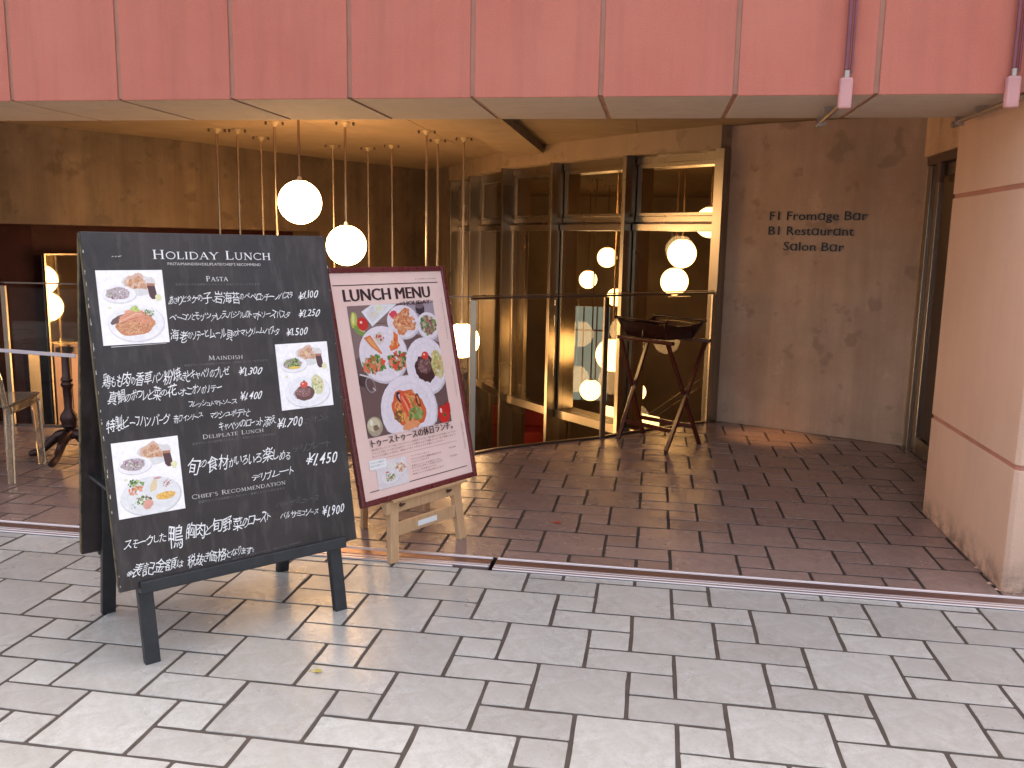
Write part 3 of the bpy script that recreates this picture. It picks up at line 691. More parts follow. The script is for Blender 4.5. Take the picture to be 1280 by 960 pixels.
for i in range(5):
    p, q = TP[i], TP[i + 1]; d = (q - p); L = d.length; d /= L; n = Vector((-d.y, d.x))
    D = Vector((d.x, d.y, 0)); N = Vector((n.x, n.y, 0)); o3 = Vector((p.x, p.y, 0)); Z = Vector((0, 0, 1))
    a0, a1 = .026, L - .026
    def tb(z0, z1, y0, y1, nm='transom', mt='steel'): return obj(nm, B().obox(o3, D, N, Z, (a0, y0, z0), (a1, y1, z1)), M[mt], cw, .002)
    tb(2.215, 2.283, .14, FD + .05); tb(1.695, 1.745, .15, FD + .05); tb(1.615, 1.675, .11, FD + .05); tb(1.677, 1.693, .18, FD + .02, 'gap_seal', 'steel_dark')
    tb(-.33, -.245, .10, FD + .05); tb(-2.98, -2.9, .10, FD + .05)
    # vent sash in the upper light
    s = B()
    s.obox(o3, D, N, Z, (a0 + .0, .16, 1.747), (a0 + .05, FD + .03, 2.213)); s.obox(o3, D, N, Z, (a1 - .03, .13, 1.747), (a1, FD + .03, 2.213))
    s.obox(o3, D, N, Z, (a0 + .052, .13, 2.175), (a1 - .032, FD + .03, 2.213)); s.obox(o3, D, N, Z, (a0 + .052, .13, 1.747), (a1 - .032, FD + .03, 1.775))
    sash = obj('sash', s, M['steel'], cw, .0015)
    obj('pane', B().obox(o3, D, N, Z, (a0 + .051, .175, 1.776), (a1 - .031, .181, 2.174)), M['glass_tint'], sash)
    s = B(); s.obox(o3, D, N, Z, (a0, .13, -.243), (a0 + .03, FD + .03, 1.613)); s.obox(o3, D, N, Z, (a1 - .022, .13, -.243), (a1, FD + .03, 1.613))
    fr = obj('window_frame', s, M['steel'], cw, .0015)
    obj('pane', B().obox(o3, D, N, Z, (a0 + .031, .175, -.243), (a1 - .023, .181, 1.613)), M['glass_tint'], fr)
    obj('pane', B().obox(o3, D, N, Z, (a0, .175, -2.898), (a1, .181, -.332)), M['glass_tint'], cw)

# inside the restaurant behind the windows
def globe_lamp(x, y, z, label, mat='globe', R=.172, group='globe pendant lamps', rod=True, cat='pendant lamp'):
    t = thing('pendant_lamp', label, cat, (x, y, z), group)
    prof = []
    for i in range(17):
        a = -pi / 2 + .04 + (pi - .38) * i / 16; prof.append((R * cos(a), R * sin(a)))
    obj('globe', B().lathe((x, y, z), prof, 36), M[mat], t, smooth=True)
    zt = z + prof[-1][1]; rt_ = prof[-1][0]
    obj('cap', B().lathe((x, y, zt), [(rt_ * .98, -.002), (rt_ * .95, .008), (.02, .014), (.014, .04)], 24), M['white'], t, smooth=True)
    if rod: obj('rod', B().tube([(x, y, zt + .03), (x, y, CZ - .02)], .0115, 8), M['brass_rod'], t, smooth=True)
    b = B(); b.lathe((x, y, CZ - .045), [(.010, 0), (.018, .01), (.042, .034), (.05, .042)], 16)
    obj('ceiling_rose', b, M['rose'], t, smooth=True)
    for s in (-1, 1):
        obj('bolt', B().tube([(x + s * .068, y + s * .02, CZ - .002), (x + s * .068, y + s * .02, CZ - .028)], .010, 8), M['steel_dark'], t, smooth=True)
    return t
globe_lamp(-1.374, 4.529, 1.776, 'lit white globe lamp above the chalkboard, the highest of the row')
globe_lamp(-1.18, 5.061, 1.436, 'lit white globe lamp hanging right above the corner of the framed poster')
globe_lamp(-.40, 6.20, .515, 'lit white globe lamp just right of the framed poster behind the glass railing')
low = [(-2.567, 5.49, .95, 'leftmost thin brass lamp rod above the chalkboard'), (-2.386, 5.53, .62, 'second brass lamp rod from the left above the chalkboard'), (-2.43, 6.12, -.9, 'third brass lamp rod from the left above the chalkboard'),
       (-1.80, 5.03, .25, 'brass lamp rod hanging just left of the highest globe'), (-1.96, 6.84, .30, 'thin brass lamp rod just left of the second globe'),
       (-1.65, 7.07, -.6, 'thin brass lamp rod just right of the second globe'), (-1.31, 6.83, -.2, 'brass lamp rod above the middle of the framed poster'),
       (-.62, 5.64, -.55, 'brass lamp rod above the right corner of the framed poster, the nearer of two'), (-.69, 6.33, -.1, 'brass lamp rod above the right corner of the framed poster, the farther of two')]
for x, y, z, lb in low: globe_lamp(x, y, z, lb, 'globe_low')
for (x, y, z, lb) in ((1.77, 8.515, 1.389, 'yellowish globe seen through the right window, upper of the touching pair'), (1.706, 8.927, 1.037, 'yellowish globe seen through the right window, lower of the touching pair'),
                      (2.053, 7.972, 1.748, 'yellowish globe cut off by the transom of the right window'), (.20, 14.6, .80, 'small far globe seen through the second window bay above the daylit window'),
                      (.63, 13.1, 1.25, 'small far globe highest in the second window bay'), (.72, 14.9, .46, 'small far globe partly behind the steel mullion above the tray'),
                      (1.065, 6.75, .36, 'large yellowish globe behind the glass railing post left of the tray stand'), (.516, 11.65, -.84, 'yellowish globe low behind the railing post'),
                      (1.217, 14.1, -1.25, 'yellowish globe low between the legs of the tray stand')):
    globe_lamp(x, y, z, lb, 'globe_in', group='globe lamps inside the restaurant')
wv = thing('far_window', 'pale blue daylit window deep inside the restaurant', 'window', (.4, 13, -.4))  # added glowing panel, stands in for daylight mirrored by the glass
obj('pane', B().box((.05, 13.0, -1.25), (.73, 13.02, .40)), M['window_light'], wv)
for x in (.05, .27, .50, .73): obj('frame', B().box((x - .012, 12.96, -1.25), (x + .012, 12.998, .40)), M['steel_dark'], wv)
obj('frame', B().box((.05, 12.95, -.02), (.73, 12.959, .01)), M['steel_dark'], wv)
o = obj('red_banquette', B().box((-1.1, 9.0, -3.), (.26, 9.5, -1.0)).box((-1.1, 9.35, -1.0), (.26, 9.5, -.72)), M['redcloth'], None, .03); tag(o, 'red upholstered seating low behind the window wall', 'banquette')
st = thing('inner_staircase', 'stair with steel handrail climbing inside behind the right window', 'staircase', (1.8, 9, -3))
obj('handrail', B().bar((1.1, 9.0, -.98), (2.5, 9.0, .09), .03, .05, (0, 1, 0)), M['steel'], st)
obj('handrail', B().bar((1.1, 9.0, -1.06), (2.5, 9.0, .01), .02, .02, (0, 1, 0)), M['steel'], st)
for x in (1.3, 1.75, 2.2): obj('baluster', B().box((x - .01, 8.99, -2.2 + (x - 1.3) * .76), (x + .01, 9.01, -.92 + (x - 1.1) * .76)), M['steel'], st)
for k in range(7): obj('step', B().box((1.0 + k * .26, 8.95, -2.6 + k * .2), (1.28 + k * .26, 10., -2.42 + k * .2)), M['concrete'], st)
b = B().prism([(.95, 6.9), (1.55, 6.35), (1.57, 6.38), (.97, 6.93)], -.36, -.20)
o = obj('lit_sign_strip', b, M['stairlight']); tag(o, 'small lit strip sign low behind the windows beside the railing post', 'lit strip')

# left recess window with buildings beyond
rw = thing('wall_mirror', 'tall brass framed mirror on the maroon wall, reflecting lamps left of the chalkboard', 'mirror', (-4.5, 5.7, 0))
dR = Vector((.453, .891, 0)).normalized(); nR = Vector((-dR.y, dR.x, 0)); oR = Vector((-4.85, 5.25, 0)) - nR * .22 - dR * .06; Zv = Vector((0, 0, 1))
def rbox(nm, mt, lo, hi, bev=.0): return obj(nm, B().obox(oR, dR, nR, Zv, lo, hi), M[mt], rw, bev)
rbox('frame', 'brass_rod', (.49, -.03, -2.6), (.505, .01, 1.28)); rbox('frame', 'brass_rod', (.49, -.031, 1.281), (1.7, .01, 1.297)); rbox('frame', 'brass_rod', (1.70, -.03, -2.6), (1.715, .01, 1.28))
rbox('backing', 'room', (.506, .045, -2.6), (1.699, .06, 1.279))
rbox('mirror', 'mirror', (.507, .020, .392), (1.698, .030, 1.279))
rbox('gold_panel', 'cover_steel', (.53, -.02, -2.6), (.66, .004, .39)); rbox('gold_panel', 'cover_steel', (.70, -.015, -2.6), (1.2, .003, .39)); rbox('ledge', 'brass_rod', (.52, -.05, .392), (1.6, -.022, .41))
cp = obj('column', B().obox(oR, dR, nR, Zv, (.22, -.14, -2.9), (.33, -.04, .35)), M['steel'], None, .004); tag(cp, 'short steel panel in the stairwell behind the clear chair', 'panel')

# door wall on the right
dw = thing('entrance_door', 'glass door in a dark steel frame at the right behind the pillar', 'door', (3.4, 3.8, 0))
obj('jamb', B().box((3.395, 4.56, 0), (3.46, 4.655, 2.09)), M['steel'], dw, .003)
obj('jamb', B().box((3.395, 2.94, 0), (3.46, 3.02, 2.09)), M['steel'], dw, .003)
obj('head', B().box((3.385, 2.94, 2.092), (3.47, 4.655, 2.15)), M['steel_dark'], dw, .003)
obj('closer', B().box((3.37, 4.28, 1.96), (3.40, 4.36, 2.09)), M['steel_dark'], dw, .003)
lf = obj('leaf', B().box((3.41, 3.03, .01), (3.45, 3.11, 2.08)).box((3.41, 4.42, .01), (3.45, 4.50, 2.08)).box((3.41, 3.111, .01), (3.45, 4.419, .13)).box((3.41, 3.111, 2.0), (3.45, 4.419, 2.08)), M['steel'], dw, .003)
obj('pane', B().box((3.427, 3.112, .131), (3.433, 4.418, 1.999)), M['glass_tint'], lf)
obj('handle', B().tube([(3.37, 3.2, .8), (3.37, 3.2, 1.4)], .012, 10), M['steel'], lf)
bo = B(); bo.box((3.36, 2.9, 2.151), (3.50, 4.655, CZ - .001)); o = obj('door_lintel', bo, M['concrete']); struct(o)
bo = B(); bo.box((3.41, 4.501, .0), (3.45, 4.559, 2.09)); obj('side_light', bo, M['steel_dark'], dw)
lb = struct(obj('lobby_wall', B().box((4.9, 2.6, 0), (5.0, 5.6, CZ)).box((3.7, 5.6, 0), (5.0, 5.7, CZ)), M['grout']))
for r in range(12):
    for c in range(7):
        y = 3.0 + c * .37
        obj('tile', B().box((4.89, y + .003, r * .2 + .003), (4.899, y + .367, r * .2 + .197)), M['lobby_tile'], lb)
    for c in range(4): obj('tile', B().box((3.72 + c * .295, 5.591, r * .2 + .003), (3.72 + c * .295 + .29, 5.599, r * .2 + .197)), M['lobby_tile'], lb)
ld = thing('lobby_lamp', 'small ceiling lamp in the lobby beyond the glass door', 'ceiling lamp', (4.3, 4.4, CZ))
obj('lens', B().lathe((4.3, 4.4, CZ - .05), [(.09, 0), (.10, .02), (.10, .045)], 20), M['lamp_lens'], ld)

# wall lettering: standing letters
wp = Plane((WA.x, WA.y, 0), (wd_.x, wd_.y, 0), (0, 0, 1))
wl = thing('wall_lettering', 'black raised letters reading F1 Fromage Bar, B1 Restaurant, Salon Bar', 'lettering', tuple(wp.p(.7, 1.62)))
def raised(text, a0, a1, z, h):
    vs, fs = line_flat(text, -.002); par = list(range(len(vs)))
    def fnd(i):
        while par[i] != i: i = par[i]
        return i
    for f in fs:
        for i in f[1:]: par[fnd(i)] = fnd(f[0])
    isl = {}
    for f in fs: isl.setdefault(fnd(f[0]), []).append(f)
    for fl_ in isl.values():
        ids = sorted({i for f in fl_ for i in f}); mp = {i: k for k, i in enumerate(ids)}
        letter([vs[i] for i in ids], [tuple(mp[i] for i in f) for f in fl_], a0, a1, z, h)
def letter(vs, fs, a0, a1, z, h):
    b = B(); n = len(vs); k = h / .70
    b.add([wp.p(a0 + x * (a1 - a0), z + y * k, .010) for x, y in vs], fs)
    b.add([wp.p(a0 + x * (a1 - a0), z + y * k, .001) for x, y in vs], [tuple(reversed(f)) for f in fs])
    cnt = {}
    for f in fs:
        for i in range(len(f)):
            e = (f[i], f[(i + 1) % len(f)]); cnt[e] = 1
    side = [(b_, a, a + n, b_ + n) for (a, b_) in cnt if (b_, a) not in cnt]
    b.add([], []); b.f += side; b.c += [None] * len(side)
    return obj('letter', b, M['letter'], wl)
raised('F1 From\u0251ge B\u0251r', .367, 1.120, 1.706, .070)
raised('B1 Rest\u0251ur\u0251nt', .364, 1.030, 1.588, .070)
raised('S\u0251lon B\u0251r', .494, .965, 1.466, .070)

# downlight washing the floor at the foot of that wall
dl = thing('downlight', 'warm recessed downlight in the ceiling above the lettered wall', 'downlight', (2.36, 4.55, CZ))
obj('ring', B().lathe((2.36, 4.55, CZ - .012), [(.045, .008), (.055, 0), (.065, .011)], 24), M['steel'], dl)
sp = bpy.data.lights.new('downlight_beam', 'SPOT'); sp.energy = 60; sp.color = (1, .52, .18); sp.spot_size = radians(21); sp.spot_blend = .9; sp.shadow_soft_size = .03
spo = bpy.data.objects.new('downlight_beam', sp); COL.objects.link(spo); spo.location = (0, 0, -.02); spo.parent = dl
spo.rotation_euler = Vector((.03, .09, -1)).to_track_quat('-Z', 'Y').to_euler()

# ================================================================== GLASS RAILING
HR = 1.11
gr = thing('glass_railing', 'glass railing with steel posts and flat top rail along the stairwell edge', 'railing', (0, 4.2, 0))
EP = [Vector(p) for p in EDGE[:13]]
def rail_seg(pts, nm, z0, z1, w_, mat, bev=0.):
    b = B()
    for i in range(len(pts) - 1):
        p, q = pts[i], pts[i + 1]; b.bar((p.x, p.y, (z0 + z1) / 2), (q.x, q.y, (z0 + z1) / 2), w_, z1 - z0)
    return obj(nm, b, M[mat], gr)
rail_seg(EP, 'edge_angle', -.03, .012, .03, 'steel_dark')
rail_seg(EP[7:], 'top_rail', HR - .014, HR, .034, 'steel_dark'); rail_seg(EP[:8], 'top_rail', HR + .002, HR + .012, .034, 'steel_dark')
rail_seg(EP[7:], 'cap_rail', HR + .006, HR + .014, .012, 'steel')
chain = [0, 2, 4, 5, 7, 10, 12]
for a_, b_ in zip(chain[:-1], chain[1:]):
    pts = EP[a_:b_ + 1]
    for i in range(len(pts) - 1): 
        p, q = pts[i], pts[i + 1]
        obj('pane', B().bar((p.x, p.y, .55), (q.x, q.y, .55), .010, 1.06), M['glass'], gr)
for i in chain:
    p = EP[i]; d = (EP[min(i + 1, 12)] - EP[max(i - 1, 0)]).normalized(); n3 = Vector((-d.y, d.x, 0)); c = Vector((p.x, p.y, 0)) - n3 * .022
    if i == 12: c = c - Vector((d.x, d.y, 0)) * .02
    obj('post', B().obox(c, Vector((d.x, d.y, 0)), n3, Zv, (-.022, -.010, 0), (.022, .010, HR - .015)), M['steel'], gr, .002)

# ================================================================== THE CHALKBOARD
ya, ta = radians(49), radians(11)
d3 = Vector((cos(ya), sin(ya), 0)); n3 = Vector((-sin(ya), cos(ya), 0)); P0 = Vector((.04, .637, 0))
cb = thing('chalkboard_sign', 'double-sided black chalkboard menu on four black legs standing on the pavement', 'menu board', tuple(P0 + n3 * .3))
bp = Plane(P0, d3, cos(ta) * Zv + sin(ta) * n3)
T2 = radians(11.2); bq = Plane(P0 + n3 * .613, -d3, cos(T2) * Zv - sin(T2) * n3)
def onpl(b, pl, lo, hi): return b.obox(pl.o, pl.d, pl.u, pl.n, lo, hi)
bd = obj('board', onpl(B(), bp, (-.465, .281, -.020), (.465, 1.535, 0)), M['chalkboard'], cb, .002)
obj('board_edge', onpl(B(), bp, (-.4675, .30, -.019), (-.4652, 1.52, -.003)), M['edge_worn'], cb)
obj('board', onpl(B(), bq, (-.465, .281, -.020), (.465, 1.535, 0)), M['chalkboard'], cb, .002)
obj('board_edge', onpl(B(), bq, (.4652, .285, -.022), (.4690, 1.53, .001)), M['edge_worn'], cb)['label'] = 'worn yellowish edge of the rear board'
for s in (-.374, .374):
    for pl, k in ((bp, 1), (bq, -1)):
        obj('leg', onpl(B(), pl, (s - .026, .004, -.052), (s + .026, 1.45, -.021)), M['black_paint'], cb, .003)
obj('ledge', onpl(B(), bp, (-.40, .262, -.018), (.405, .305, .020)), M['black_paint'], cb, .004)
obj('ledge', onpl(B(), bq, (-.40, .262, -.018), (.405, .280, .020)), M['black_paint'], cb, .004)
for s in (-.435, .435):
    obj('stay', B().bar(bp.p(s, .62, -.035), bq.p(-s, .62, -.035), .02, .012), M['black_paint'], cb)
obj('hinge_bar', B().bar(bp.p(-.40, 1.47, -.04), bp.p(.40, 1.47, -.04), .03, .03), M['black_paint'], cb)
ch = B(); rc = random.Random(12)
for i in range(46):
    side = rc.random()
    if side < .55: a, b_ = -.4645 + rc.uniform(0, .002), rc.uniform(.29, 1.5); w_, h_ = rc.uniform(.0012, .003), rc.uniform(.003, .016)
    elif side < .8: a, b_ = .4625, rc.uniform(.29, 1.5); w_, h_ = .0018, rc.uniform(.003, .012)
    else: a, b_ = rc.uniform(-.46, .45), .2815; w_, h_ = rc.uniform(.004, .02), rc.uniform(.001, .0025)
    ch.add([bp.p(a, b_, .0004), bp.p(a + w_, b_ + .001, .0004), bp.p(a + w_ * .8, b_ + h_, .0004), bp.p(a + .0004, b_ + h_ * .8, .0004)], [(0, 1, 2, 3)])
o = obj('paint_chips', ch, M['sign_white'], cb); o['kind'] = 'stuff'
for w_ in range(1): pass
bt = Plane(bp.p(-.465, .281), d3, bp.u)     # lettering origin: lower left corner of the board face
rh = random.Random(21)
def P_(name, items, mat):
    for (vf, x0, y0, x1, y1, h, em) in items:
        b = B(); put(b, bt, vf, x0, y0, x1, y1, h, .0007, em); obj(name, b, M[mat], cb)
P_('printed_heading', [(roman('HOLIDAY LUNCH'), .235, 1.159, .6876, 1.1551, .0329, 1.), (roman('PASTA'), .4202, 1.075, .5053, 1.0747, .0193, 1.)], 'chalk')
P_('printed_heading', [(line_flat("PASTA/MAINDISH/DELIPLATE/CHIEF'S RECOMMEND"), .2844, 1.1364, .6403, 1.1318, .0102, .72)], 'sign_white')
P_('printed_heading', [(roman('MAINDISH'), .3956, .7802, .5298, .7765, .0165, 1.), (roman('DELIPLATE LUNCH'), .3427, .4912, .581, .489, .0154, 1.), (roman("CHIEF'S RECOMMENDATION"), .2794, .2775, .6474, .2745, .0163, 1.)], 'sign_white')
tiny = '前菜やスープと自家製パンのセット・食後にコーヒーが付きます'
P_('small_print', [(line_flat(tiny), x0, y0, x1, y1, h, .8) for x0, y0, x1, y1, h in ((.3048, 1.0616, .6271, 1.0572, .0077), (.3044, .7636, .625, .7606, .0076), (.3018, .4744, .6269, .4719, .0077), (.3021, .2595, .6398, .2561, .0081), (.4041, .0276, .6803, .0348, .007))], 'sign_faint')
def HD(text, x0, y0, x1, y1, h, em=.80): return (hand(text, rh), x0, y0, x1, y1, h, em)
P_('handwriting', [HD('あさりとタケの子、岩海苔のペペロンチーノパスタ', .2749, .9942, .7636, .9993, .0337), HD('¥1.100', .7869, 1.0004, .8765, 1.0009, .0298),
    HD('ベーコンとモッツァレラ、バジルのトマトソースパスタ', .2699, .9322, .7411, .9256, .0336), HD('¥1.250', .7797, .9293, .8743, .9285, .029),
    HD('海老のソテーとムール貝のトマトクリームパスタ', .2674, .8624, .6881, .8599, .0345), HD('¥1.500', .7181, .8552, .813, .8559, .030)], 'chalk')
P_('handwriting', [HD('鶏もも肉の香草パン粉焼きとキャベツのブレゼ', .02, .7166, .472, .7109, .0385), HD('¥1.300', .5066, .7166, .6026, .7123, .030),
    HD('真鯛のポワレと菜の花、オニオンのソテー', .0321, .6567, .4358, .6587, .0365), HD('¥1.400', .5014, .6232, .5907, .6179, .030), HD('フレッシュトマトソース', .3041, .6157, .4881, .605, .0225),
    HD('特製ビーフハンバーグ', .0163, .5609, .232, .565, .0385), HD('赤ワインソース', .245, .565, .3538, .568, .024), HD('マッシュポテトと', .378, .565, .5332, .5585, .030), HD('キャベツのロースト添え', .4085, .5132, .6372, .5146, .031), HD('¥1.700', .639, .4985, .7492, .4996, .036)], 'chalk')
P_('handwriting', [HD('旬の食材がいろいろ楽しめる', .2763, .3794, .6806, .3683, .044), HD('¥1.450', .746, .3381, .8855, .3348, .042), HD('デリプレート', .5123, .3065, .6867, .3096, .033),
    HD('スモークした', .032, .1428, .175, .1430, .034), HD('鴨', .182, .130, .236, .130, .066), HD('胸肉と旬野菜のロースト', .245, .1428, .5714, .1441, .042), HD('バルサミコソース', .6096, .1434, .7725, .1317, .028), HD('¥1.900', .7881, .1236, .8895, .1194, .038),
    HD('※表記金額は', .0312, .0506, .225, .045, .034), HD('税抜き価格となります。', .240, .0446, .4919, .0366, .034)], 'chalk')
P_('rubbed_out_writing', [HD('デリプレート', .69, .39, .86, .40, .03), HD('バルサミコソース', .60, .19, .78, .19, .024), HD('オニオン', .70, .50, .86, .50, .03)], 'chalk_ghost')
for (x, y, L) in ((.06, .849, .19), (.095, 1.165, .006), (.105, 1.165, .006), (.115, 1.166, .012)):
    b = B().add([bt.p(x, y, .0006), bt.p(x + L, y + .003, .0006), bt.p(x + L, y + .0045, .0006), bt.p(x, y + .0025, .0006)], [(0, 1, 2, 3)])
    obj('chalk_mark', b, M['sign_white'], cb)
for (x, y, w_, h_, fn, lab) in ((.035, .856, .226, .2625, food_pasta, 'photo of red pasta on a white plate'), (.6635, .5615, .2245, .261, food_steak, 'photo of hamburg steak with a cherry tomato'), (.0235, .2505, .2285, .2655, food_deli, 'pale photo of a mixed deli plate')):
    pt = Paint(bt, x, y, w_, h_, .0022); fn(pt)
    card = obj('menu_photo', B().obox(bt.o, bt.d, bt.u, bt.n, (x, y, .0003), (x + w_, y + h_, .002)), M['white'], cb); card['label'] = lab
    pt.done('photo_print', card)

# ================================================================== FRAMED POSTER ON ITS EASEL
yb, tb_ = radians(60), radians(13)
e3 = Vector((cos(yb), sin(yb), 0)); m3 = Vector((-sin(yb), cos(yb), 0)); Q0 = Vector((.43, 1.715, .30))
pp = Plane(Q0, e3, cos(tb_) * Zv + sin(tb_) * m3)
A0, A1, H1 = -.428, .350, 1.095
fp = thing('framed_poster', 'pink lunch menu poster of food plates in a dark red frame on the wooden easel', 'framed poster', tuple(Q0))
FWd = .026
for nm, lo, hi in (('l', (A0, 0), (A0 + FWd, H1)), ('r', (A1 - FWd, 0), (A1, H1)), ('b', (A0 + FWd, 0), (A1 - FWd, FWd)), ('t', (A0 + FWd, H1 - FWd), (A1 - FWd, H1))):
    obj('frame_side', onpl(B(), pp, (lo[0], lo[1], -.018), (hi[0], hi[1], .008)), M['frame_red'], fp, .006)
m_, nt, b_ = newmat('pink_paper'); nt.links.new(mix(nt, ramp(nt, noise(nt, 5, 4), .3, .7), (.86, .58, .52), (.90, .65, .59)), b_.inputs['Base Color']); b_.inputs['Roughness'].default_value = .35  # pink reflection of the clear cover put into the paper colour
M['paper'] = m_
obj('paper', onpl(B(), pp, (A0 + FWd - .002, FWd - .002, -.012), (A1 - FWd + .002, H1 - FWd + .002, -.001)), M['paper'], fp)
ps = Plane(pp.p(A0, 0), e3, pp.u); kx = (A1 - A0) / .76
def PT(name, items, mat):
    for (vf, x0, y0, x1, y1, h, em) in items:
        b = B(); put(b, ps, vf, x0 * kx, y0, x1 * kx, y1, h, .0006, em); obj(name, b, M[mat], fp)
def bars(items, mat, nm='rule'):
    b = B()
    for (x0, y0, x1, y1, t) in items: b.add([ps.p(x0 * kx, y0, .0005), ps.p(x1 * kx, y1, .0005), ps.p(x1 * kx, y1 + t, .0005), ps.p(x0 * kx, y0 + t, .0005)], [(0, 1, 2, 3)])
    return obj(nm, b, M[mat], fp)
bars([(.035, 1.0105, .700, 1.0105, .004), (.061, .060, .7027, .0625, .0035)], 'ink')
def bold_line(text, k=.004):
    vs, fs = line_flat(text, 0); V = []; F = []
    for i, dx in enumerate((-k, 0, k)):
        V += [(x * (1 - 2 * k) + k + dx, y) for x, y in vs]; F += [tuple(j + i * len(vs) for j in f) for f in fs]
    return V, F, len(vs)
def put_bold(text, x0, y0, x1, y1, h, em, k, off):
    V, F, n = bold_line(text, k); b = B()
    for i in range(3):
        put(b, ps, (V[i * n:(i + 1) * n], [tuple(j - i * n for j in f) for f in F if i * n <= f[0] < (i + 1) * n]), x0 * kx, y0, x1 * kx, y1, h, off + i * .0001, em)
    return obj('headline', b, M['ink'], fp)
put_bold('LUNCH MENU', .085, .9375, .636, .9383, .0580, .72, .006, .0006)
put_bold('=HOLIDAY=', .4147, .9052, .6395, .907, .0185, .72, .006, .0078)
pt = Paint(ps, .098 * kx, .304, .545 * kx, .612, .0012); X = lambda x: (x - .098) / .545; Y = lambda y: (y - .304) / .612
pt.poly([(0, 0), (1, 0), (1, 1), (0, 1)], (.155, .085, .082)); pt.poly([(.62, .78), (1, .66), (1, 1), (.62, 1)], (.40, .31, .36)); pt.poly([(0, .60), (.5, .74), (.55, 1), (0, 1)], (.26, .16, .155))
for i in range(26):
    yy = pt.R.random(); xx = pt.R.random() * .7; pt.line([(xx, yy), (xx + .3, yy + pt.R.uniform(-.02, .02))], .006, (.19, .11, .10) if i % 2 else (.12, .06, .06))
pt.poly([(X(.1764), Y(.887)), (X(.2281), Y(.8142)), (X(.40), Y(.915)), (X(.24), Y(.916))], (.80, .77, .79)); pt.poly([(X(.20), Y(.880)), (X(.231), Y(.832)), (X(.35), Y(.908)), (X(.25), Y(.910))], (.72, .68, .71))
pt.ell(X(.245), Y(.870), .035, .025, (.74, .66, .52), .15); pt.ell(X(.285), Y(.895), .05, .035, (.80, .76, .72)); pt.ell(X(.285), Y(.90), .035, .02, (.78, .74, .50), .1)
pt.ell(X(.125), Y(.850), .035, .065, (.50, .52, .08), .08, -.2); pt.ell(X(.122), Y(.855), .015, .045, (.72, .70, .28), .1, -.2); pt.ell(X(.150), Y(.800), .06, .035, (.22, .30, .07), .15, -.5); pt.ell(X(.165), Y(.802), .03, .012, (.62, .62, .35), .1, -.4)
pt.ell(X(.173), Y(.830), .058, .052, (.62, .03, .025), .03); pt.ell(X(.165), Y(.838), .014, .010, (.90, .60, .55))
pt.ell(X(.548), Y(.885), .055, .055, (.05, .03, .04), .05); pt.ell(X(.548), Y(.898), .05, .022, (.22, .15, .18), .05)
PLC = (.82, .72, .78)
pt.plate(X(.4229), Y(.828), .185, .13, PLC)
for cx, cy, rx in ((.40, .84, .07), (.44, .825, .085), (.42, .795, .08), (.465, .80, .06), (.44, .865, .07), (.385, .815, .05)):
    pt.ell(X(cx), Y(cy), rx, rx * .55, (.66, .22, .09), .15, pt.R.uniform(-.6, .6)); pt.ell(X(cx), Y(cy), rx * .7, rx * .34, (.78, .42, .24), .2, pt.R.uniform(-.4, .4))
pt.ell(X(.37), Y(.862), .05, .03, (.72, .06, .10), .2); pt.scatter(X(.43), Y(.825), .13, .08, [(.80, .46, .28), (.60, .16, .06), (.70, .30, .14)], 46, .008, .03)
pt.plate(X(.585), Y(.798), .135, .108, PLC); pt.ell(X(.585), Y(.80), .10, .078, (.28, .22, .16), .08); pt.scatter(X(.585), Y(.80), .10, .075, GRN + [(.50, .15, .16), (.62, .50, .38), (.72, .60, .55), (.35, .07, .10)], 110, .008, .026)
pt.plate(X(.268), Y(.683), .265, .215, PLC)
pt.poly([(X(.165), Y(.765)), (X(.205), Y(.775)), (X(.262), Y(.685)), (X(.255), Y(.680)), (X(.20), Y(.72))], (.72, .19, .06)); pt.poly([(X(.18), Y(.76)), (X(.20), Y(.765)), (X(.25), Y(.695)), (X(.21), Y(.72))], (.80, .36, .14))
pt.ell(X(.257), Y(.755), .06, .045, (.72, .60, .55), .15); pt.scatter(X(.257), Y(.760), .05, .03, [(.68, .06, .12), (.15, .10, .10), (.6, .55, .25)], 16, .008, .02)
pt.poly([(X(.35), Y(.785)), (X(.375), Y(.765)), (X(.365), Y(.70)), (X(.315), Y(.690)), (X(.31), Y(.715)), (X(.345), Y(.735))], (.75, .17, .04)); pt.scatter(X(.345), Y(.72), .045, .03, [(.80, .32, .12), (.66, .12, .03)], 14, .012, .03)
for cx, cy in ((.205, .635), (.355, .640)):
    pt.scatter(X(cx), Y(cy), .12, .07, GRN, 40, .012, .04); pt.scatter(X(cx), Y(cy), .11, .065, [(.70, .07, .04), (.78, .28, .18), (.74, .18, .08)], 24, .018, .036); pt.scatter(X(cx), Y(cy), .10, .06, GRN, 14, .008, .022)
pt.plate(X(.530), Y(.603), .245, .225, PLC); pt.ell(X(.528), Y(.585), .135, .115, (.055, .018, .02), .13); pt.ell(X(.515), Y(.605), .085, .070, (.15, .06, .06), .1); pt.scatter(X(.515), Y(.605), .08, .065, [(.24, .12, .12), (.10, .04, .04), (.30, .18, .17)], 44, .008, .02)
pt.ell(X(.606), Y(.600), .075, .115, (.62, .50, .22), .12, .15); pt.scatter(X(.606), Y(.600), .065, .10, [(.68, .56, .30), (.55, .36, .14), (.76, .68, .48), (.42, .44, .12)], 44, .01, .03)
pt.ell(X(.53), Y(.650), .042, .032, (.70, .05, .03), .06); pt.ell(X(.525), Y(.655), .012, .008, (.9, .55, .5))
pt.plate(X(.373), Y(.405), .325, .265, PLC); pt.ell(X(.368), Y(.405), .195, .15, (.66, .12, .035), .09, -.3)
pt.noodles(X(.368), Y(.405), .18, .14, [(.78, .26, .08), (.70, .14, .04), (.82, .36, .14)], 90, .010)
